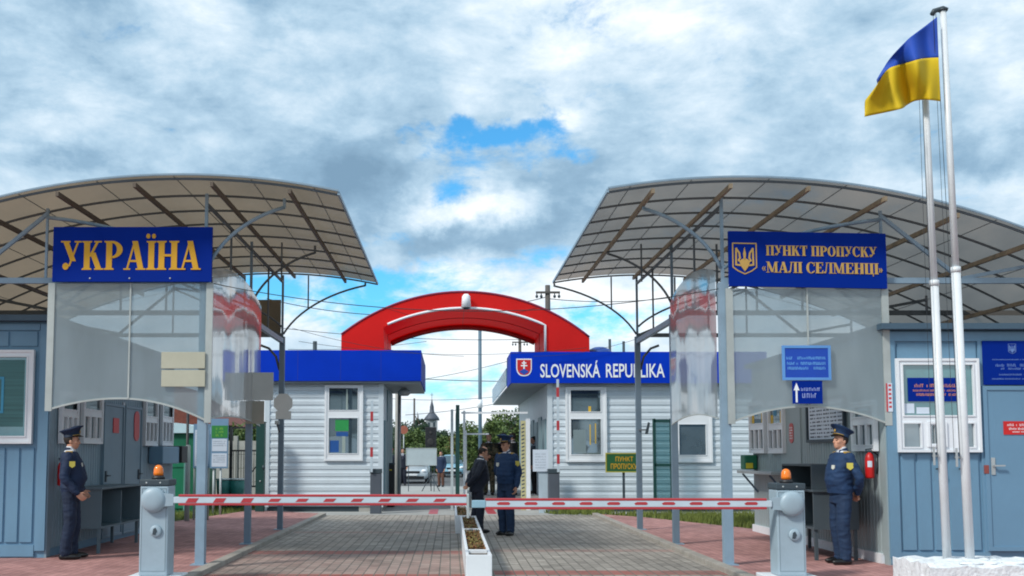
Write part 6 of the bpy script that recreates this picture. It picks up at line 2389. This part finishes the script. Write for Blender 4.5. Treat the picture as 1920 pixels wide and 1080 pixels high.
def car(label, xc, y, w, body, h=1.48, L_=4.2):
    """Front towards the camera."""
    t = thing('parked_car', label, 'car', (xc, y + L_ / 2, ROAD))
    z0 = ROAD + .19
    secs = [(0.0, .55, .70, .80), (.10, .62, .78, .94), (.9, .80, .96, 1.0), (1.15, .86, .97, 1.0), (1.9, h, .80, .98), (2.9, h + .01, .80, 1), (3.7, 1.02, .88, 1.), (4.1, .95, .86, .96), (4.2, .72, .78, .88)]
    m = MB()
    n = 14
    vs = []
    for (yy, top, tw_, lw) in secs:
        ring = []
        for k in range(n):
            a = 2 * math.pi * k / n - math.pi / 2
            ca, sa = math.cos(a), math.sin(a)
            px_ = math.copysign(abs(ca) ** .45, ca)
            pz_ = math.copysign(abs(sa) ** .5, sa)
            zz_ = (z0 + ROAD + top) / 2 + pz_ * (ROAD + top - z0) / 2
            ww = (lw + (tw_ - lw) * max(0, (zz_ - .75) / max(.1, top - .75))) * w / 2
            vs.append((xc + px_ * ww, y + yy * L_ / 4.2, zz_))
    fs = [(i * n + k, i * n + (k + 1) % n, (i + 1) * n + (k + 1) % n, (i + 1) * n + k) for i in range(len(secs) - 1) for k in range(n)] + [tuple(range(n)), tuple((len(secs) - 1) * n + k for k in range(n))]
    vs = vs
    for k in range(len(secs)):
        pass
    m.smooth = True
    m.add(vs, fs)
    b = m.build('body', body, t)
    part('windscreen', glass_dark, t, lambda m: m.hexa([(xc - .42 * w, y + 1.17, .88), (xc + .42 * w, y + 1.17, .88), (xc + .42 * w, y + 1.21, .88), (xc - .42 * w, y + 1.21, .88), (xc - .36 * w, y + 1.80, h - .12), (xc + .36 * w, y + 1.80, h - .12), (xc + .36 * w, y + 1.84, h - .12), (xc - .36 * w, y + 1.84, h - .12)]))
    for sg in (-1, 1):
        for yy in (.75, 3.35):
            wh = part('wheel', black, t, lambda m: m.lathe((xc + sg * (w / 2 - .20), y + yy, ROAD + .31), [(.22, 0), (.30, .01), (.31, .05), (.31, .16), (.29, .19)], 18, 'x'))
            part('rim', galv, wh, lambda m: m.lathe((xc + sg * (w / 2 - .10) - .10, y + yy, ROAD + .31), [(.19, -.01), (.19, .205)], 12, 'x'))
        part('headlight', letter_white, t, lambda m: m.ellipsoid((xc + sg * w * .36, y + .12, .60), (.15, .10, .09), 10, 7))
        part('mirror', body, t, lambda m: m.ellipsoid((xc + sg * (w / 2 + .06), y + 1.25, .98), (.09, .06, .07), 8, 6))
    part('grille', black, t, lambda m: (m.bbox(xc - .38, xc + .38, y - .03, y + .1, .50, .60, .02), m.bbox(xc - .6, xc + .6, y - .02, y + .1, .20, .34, .02)))
    part('number_plate', letter_white, t, lambda m: m.box(xc - .26, xc + .26, y - .045, y - .03, .37, .47))


car('silver car parked beyond the display board', P(773, 900, 52).x, 52, 1.66, M('silver_car_paint', (.42, .47, .50), .3, .3, var=.04, coat=.5))
car('pale blue car parked farther off at the right of the loudspeaker', P(848, 880, 66).x, 66, 1.7, M('pale_blue_car_paint', (.20, .42, .55), .3, .2, var=.04, coat=.5))

# ------------------------------------------------------------------ poles and wires
def pole(label, px, Y, ztop, r0, r1, mat_, name='utility_pole', arms=(), band=None, base=ROAD, cat='pole'):
    X = P(px, 700, Y).x
    t = thing(name, label, cat, (X, Y, base))
    part('shaft', mat_, t, lambda m: m.tube([(X, Y, base - .1), (X, Y, (base + ztop) / 2), (X, Y, ztop)], [r0, (r0 + r1) / 2, r1], 10))
    for (z, hw_) in arms:
        part('crossarm', mat_, t, lambda m: m.bar((X - hw_, Y - .12, z), (X + hw_, Y - .12, z), .10))
        for sx in (-1, -.6, .6, 1):
            part('insulator', slate, t, lambda m: m.lathe((X + sx * hw_ * .92, Y - .12, z - .28), [(.03, 0), (.07, .04), (.07, .12), (.03, .16), (.02, .23)], 8))
    if band:
        part('band', letter_white, t, lambda m: m.tube([(X, Y, band - .18), (X, Y, band + .18)], r0 * 1.25, 10))
    return t


Y1_ = 50
pole('dark wooden utility pole with crossarm above the red arch', 1028, Y1_, P(1028, 535, Y1_).z, .16, .13, wood, arms=((P(1028, 549, Y1_).z, .60),))
pole('distant utility pole with crossarm seen through the red arch', 975, 84, P(975, 634, 84).z, .17, .13, wood, arms=((P(975, 642, 84).z, .65),))
pole('slender blue grey street pole with a white band in the gateway', 900, 44, P(900, 600, 44).z, .085, .075, M('blue_grey_pole', (.10, .17, .23), .5), 'street_pole', band=P(900, 757, 44).z)
pole('short grey pole beside the left kiosk corner', 745, 35, P(745, 735, 35).z, .075, .07, concrete, 'street_pole')
pole('thin white pole left of the short grey pole', 713, 33, P(713, 744, 33).z, .045, .045, white, 'street_pole')
pole('far thin pole above the trees left of the church tower', 777, 110, P(777, 747, 110).z, .14, .10, wood)
pole('short dark post rising above the plain blue fascia', 590, 34, P(590, 640, 34).z, .08, .07, slate, 'street_pole')
pole('left mast behind the blue roof cover', 1144, 36, P(1144, 636, 36).z, .05, .05, slate, 'roof_mast')
pole('right mast behind the blue roof cover', 1170, 36, P(1170, 640, 36).z, .05, .05, slate, 'roof_mast')
t = thing('round_sign', 'small round orange red road sign before the distant trees', 'sign', (P(757, 806, 62).x, 62, ROAD))
part('post', galv, t, lambda m: m.tube([(P(757, 806, 62).x, 62, ROAD), (P(757, 806, 62).x, 62, P(757, 800, 62).z)], .03, 8))
part('disc', M('faded_orange_red', (.36, .11, .07), .6), t, lambda m: m.prism(Plane((P(757, 806, 62).x, 61.96, P(757, 806, 62).z)), [(.26 * math.cos(k * math.pi / 9), .26 * math.sin(k * math.pi / 9)) for k in range(18)], 0, .02))

WY = 13.2
wires = [('black cable sagging across the gateway between the two canopies', P(100, 512, WY + .3), P(397, 529, WY), None),
         ]


def wire(label, p, q, sag, r=.008, mat_=wire_m):
    single('wire', mat_, label, 'wire', lambda m: m.tube(catenary(p, q, sag), r * .62, 6))


wire('thick black cable sagging between the two big signs', P(392, 530, 13.5), P(1370, 537, 13.5), .36, .009)
wire('black cable drooping behind the right clear panel', P(1370, 537, 13.55), P(1668, 612, 13.55), .02, .006)
wire('black cable crossing the left clear panel', P(95, 586, 13.55), P(392, 530, 13.55), .03, .005)
for lb, a, b, Y, sg, r in (('upper thin wire running left from behind the red arch', (455, 606), (1000, 636), 42, .25, .02), ('lower thin wire crossing before the red arch feet', (548, 615), (870, 668), 25.8, .15, .009),
                           ('thin wire falling from the left canopy to the right kiosk', (560, 640), (1100, 652), 25.7, .25, .009), ('dark wire level behind the gateway opening', (640, 700), (1080, 714), 60, .2, .035),
                           ('thin wire rising to the right under the arch', (700, 722), (1010, 660), 60, .3, .025), ('faint wire above the gateway poles', (700, 745), (980, 738), 70, .3, .025),
                           ('wire from the dark pole to the right canopy', (1028, 560), (1300, 552), 50, .25, .03), ('wire from the dark pole to the left behind the arch', (1028, 556), (500, 560), 50, .9, .03),
                           ('thin wire left of the right kiosk fascia', (760, 778), (1000, 742), 70, .2, .03), ('faint wire just above the raised left kiosk roof', (540, 655), (800, 640), 40, .12, .015),
                           ('thin wire from the right canopy post toward the arch', (1204, 632), (1000, 668), 26.2, .12, .009)):
    wire(lb, P(a[0], a[1], Y), P(b[0], b[1], Y), sg, r)

# ------------------------------------------------------------------ church, houses, trees
CYD = 300
t = thing('church_tower', 'distant church tower with a dark spire above the trees', 'church', (P(809, 850, CYD).x, CYD, ROAD))
X = lambda px: P(px, 800, CYD).x
Z = lambda py: P(809, py, CYD).z
xc = X(809.5)
part('tower', M('church_stone', (.30, .33, .35), .8), t, lambda m: m.box(X(799), X(820), CYD, CYD + 3.4, -.1, Z(788)))
part('roof', M('church_roof', (.075, .09, .12), .6), t, lambda m: m.lathe((xc, CYD + 1.7, Z(788)), [(2.3, 0), (2.1, .8), (1.3, 1.8), (.75, 2.4), (.6, 3.6), (.62, 4.0), (.3, 5.2), (.03, 6.6)], 10))
part('cross', slate, t, lambda m: (m.bar((xc, CYD + 1.7, Z(788) + 6.4), (xc, CYD + 1.7, Z(788) + 8.2), .12), m.bar((xc - .45, CYD + 1.7, Z(788) + 7.6), (xc + .45, CYD + 1.7, Z(788) + 7.6), .12)))
for px in (804, 814):
    part('window', slate, t, lambda m: m.box(X(px) - .35, X(px) + .35, CYD - .05, CYD + .1, Z(800), Z(792)))

t = thing('house', 'house with a red brown tiled roof behind the left yard', 'house', (-12.5, 45, 0))
hz = P(350, 792, 42).z
part('wall', M('house_render', (.40, .36, .30), .85), t, lambda m: m.box(-16, -9.7, 42, 50, -.1, hz))
part('roof', M('red_brown_tiles', (.17, .05, .035), .85, var=.3, scale=8), t, lambda m: m.prism(Plane((0, 41.6, 0)), [(-16.4, hz - .1), (-9.3, hz - .1), (-12.8, hz + 1.9)], -9, 0))
for x in (-14.6, -11.6):
    w_ = part('window', white_upvc, t, lambda m: frame_ring(m, Plane((0, 42, 0)), x - .6, x + .6, .9, 2.1, .1, 0, .06))
    part('pane', glass_dark, w_, lambda m: m.box(x - .5, x + .5, 41.97, 41.99, 1.0, 2.0))


def tree(label, x, y, h, rx_, rz_, cm, seed, n=2600, base=-.09, leaf=.16, conic=False, zc=None):
    rr = random.Random(seed)
    t = thing('tree', label, 'tree', (x, y, base))
    zc = zc or h - rz_
    lim = []

    def trunk(m):
        pts = [Vector((x + .05 * h * rr.uniform(-.3, .3) * (i / 5), y, base - .05 + (h * .85) * i / 5)) for i in range(6)]
        m.tube(pts, [.026 * h * (1 - .16 * i) for i in range(6)], 9)
        for k in range(9):
            p = pts[2 + k % 3].lerp(pts[3 + k % 3], rr.random())
            a, e = rr.uniform(0, 6.28), rr.uniform(.2, .9)
            q = p + Vector((math.cos(a) * rx_ * .75, math.sin(a) * rx_ * .75, rz_ * e * .7))
            lim.append(q)
            m.tube([p, p.lerp(q, .5) + Vector((0, 0, .1 * rz_)), q], [.010 * h, .007 * h, .003 * h], 6)
    part('trunk', bark, t, trunk)
    clumps = []
    for k in range(30):
        while True:
            v = Vector((rr.uniform(-1, 1), rr.uniform(-1, 1), rr.uniform(-1, 1)))
            if .25 < v.length < 1:
                break
        sc_ = 1.0
        if conic:
            sc_ = .25 + .75 * (1 - (v.z + 1) / 2)
        clumps.append((Vector((x + v.x * rx_ * .85 * sc_, y + v.y * rx_ * .85 * sc_, zc + v.z * rz_ * .9)), rx_ * rr.uniform(.20, .42) * (sc_ if conic else 1)))
    m = MB()
    for i in range(n):
        c, r_ = clumps[rr.randrange(len(clumps))]
        v = Vector((rr.gauss(0, 1), rr.gauss(0, 1), rr.gauss(0, .8)))
        v = v.normalized() * r_ * rr.random() ** .45
        p = c + v
        u = Vector((rr.gauss(0, 1), rr.gauss(0, 1), rr.gauss(0, .7))).normalized() * leaf * rr.uniform(.6, 1.3)
        w = u.cross(Vector((rr.gauss(0, 1), rr.gauss(0, 1), rr.gauss(0, 1)))).normalized() * leaf * .5
        m.cur = 0 if rr.random() < .6 else 1
        m.add([p - u, p - w, p + u, p + w], [(0, 1, 2, 3)])
    m.build('crown', cm, t)
    return t


LG = [M('leaf_green', (.07, .12, .03), .7, var=.4, scale=.7), M('leaf_green_light', (.10, .15, .035), .7, var=.5, scale=1.2)]
LD = [M('leaf_dark', (.035, .075, .04), .75, var=.4, scale=.7), M('leaf_dark_blue', (.045, .09, .06), .75, var=.5, scale=1.0)]
LY = [M('leaf_olive', (.10, .105, .028), .7, var=.5, scale=1.2), M('leaf_autumn', (.16, .12, .035), .7, var=.5, scale=1.2)]
trees = [
    ('light green bushy tree behind the silver car', 775, 85, 808, 1.9, LG, 0), ('dark conifer left of the church tower', 790, 130, 778, 2.4, LD, 1), ('dark tree beside the left kiosk corner', 752, 100, 786, 2.8, LD, 0),
    ('second dark conifer close to the church tower', 783, 150, 772, 2.2, LD, 1), ('olive tree right of the church tower', 836, 120, 815, 2.3, LG, 0), ('distant dark tree at the right of the church', 828, 200, 805, 3.4, LD, 0),
    ('bright bush behind the loudspeaker', 800, 72, 832, 1.7, LG, 0), ('leafy green tree behind the white gate portal', 905, 58, 786, 1.8, LG, 0), ('broad green tree behind the gate portal at right', 945, 62, 776, 2.3, LG, 0),
    ('dark tree beside the right kiosk awning', 985, 66, 770, 2.2, LD, 0), ('small olive tree left of the gate portal', 873, 75, 806, 1.6, LY, 0),
    ('tree behind the concrete fence beside the kiosk', 468, 44, 790, 1.6, LG, 0), ('tree behind the green information board', 430, 48, 782, 1.9, LY, 0), ('dark tree behind the green cabin', 385, 52, 788, 2.0, LD, 0)]
for k, (lb, px, Y, pyt, rx_, cm, con) in enumerate(trees):
    h = P(px, pyt, Y).z
    tree(lb, P(px, 800, Y).x, Y, h, rx_, h * .42, cm, 50 + k, n=7000, leaf=.06 + Y * .0008, conic=bool(con), zc=h * .56)
rr = random.Random(77)
for k in range(12):
    Y = rr.uniform(150, 260)
    X = (rr.uniform(16, 90)) * (1 if k % 2 else -1)
    h = rr.uniform(7, 12)
    o = tree('rounded tree in the far row behind the buildings', X, Y, h, rr.uniform(3, 5), h * .42, LD if k % 3 else LG, 200 + k, n=900, leaf=.4, zc=h * .55)
    o['group'] = 'trees of the far row'
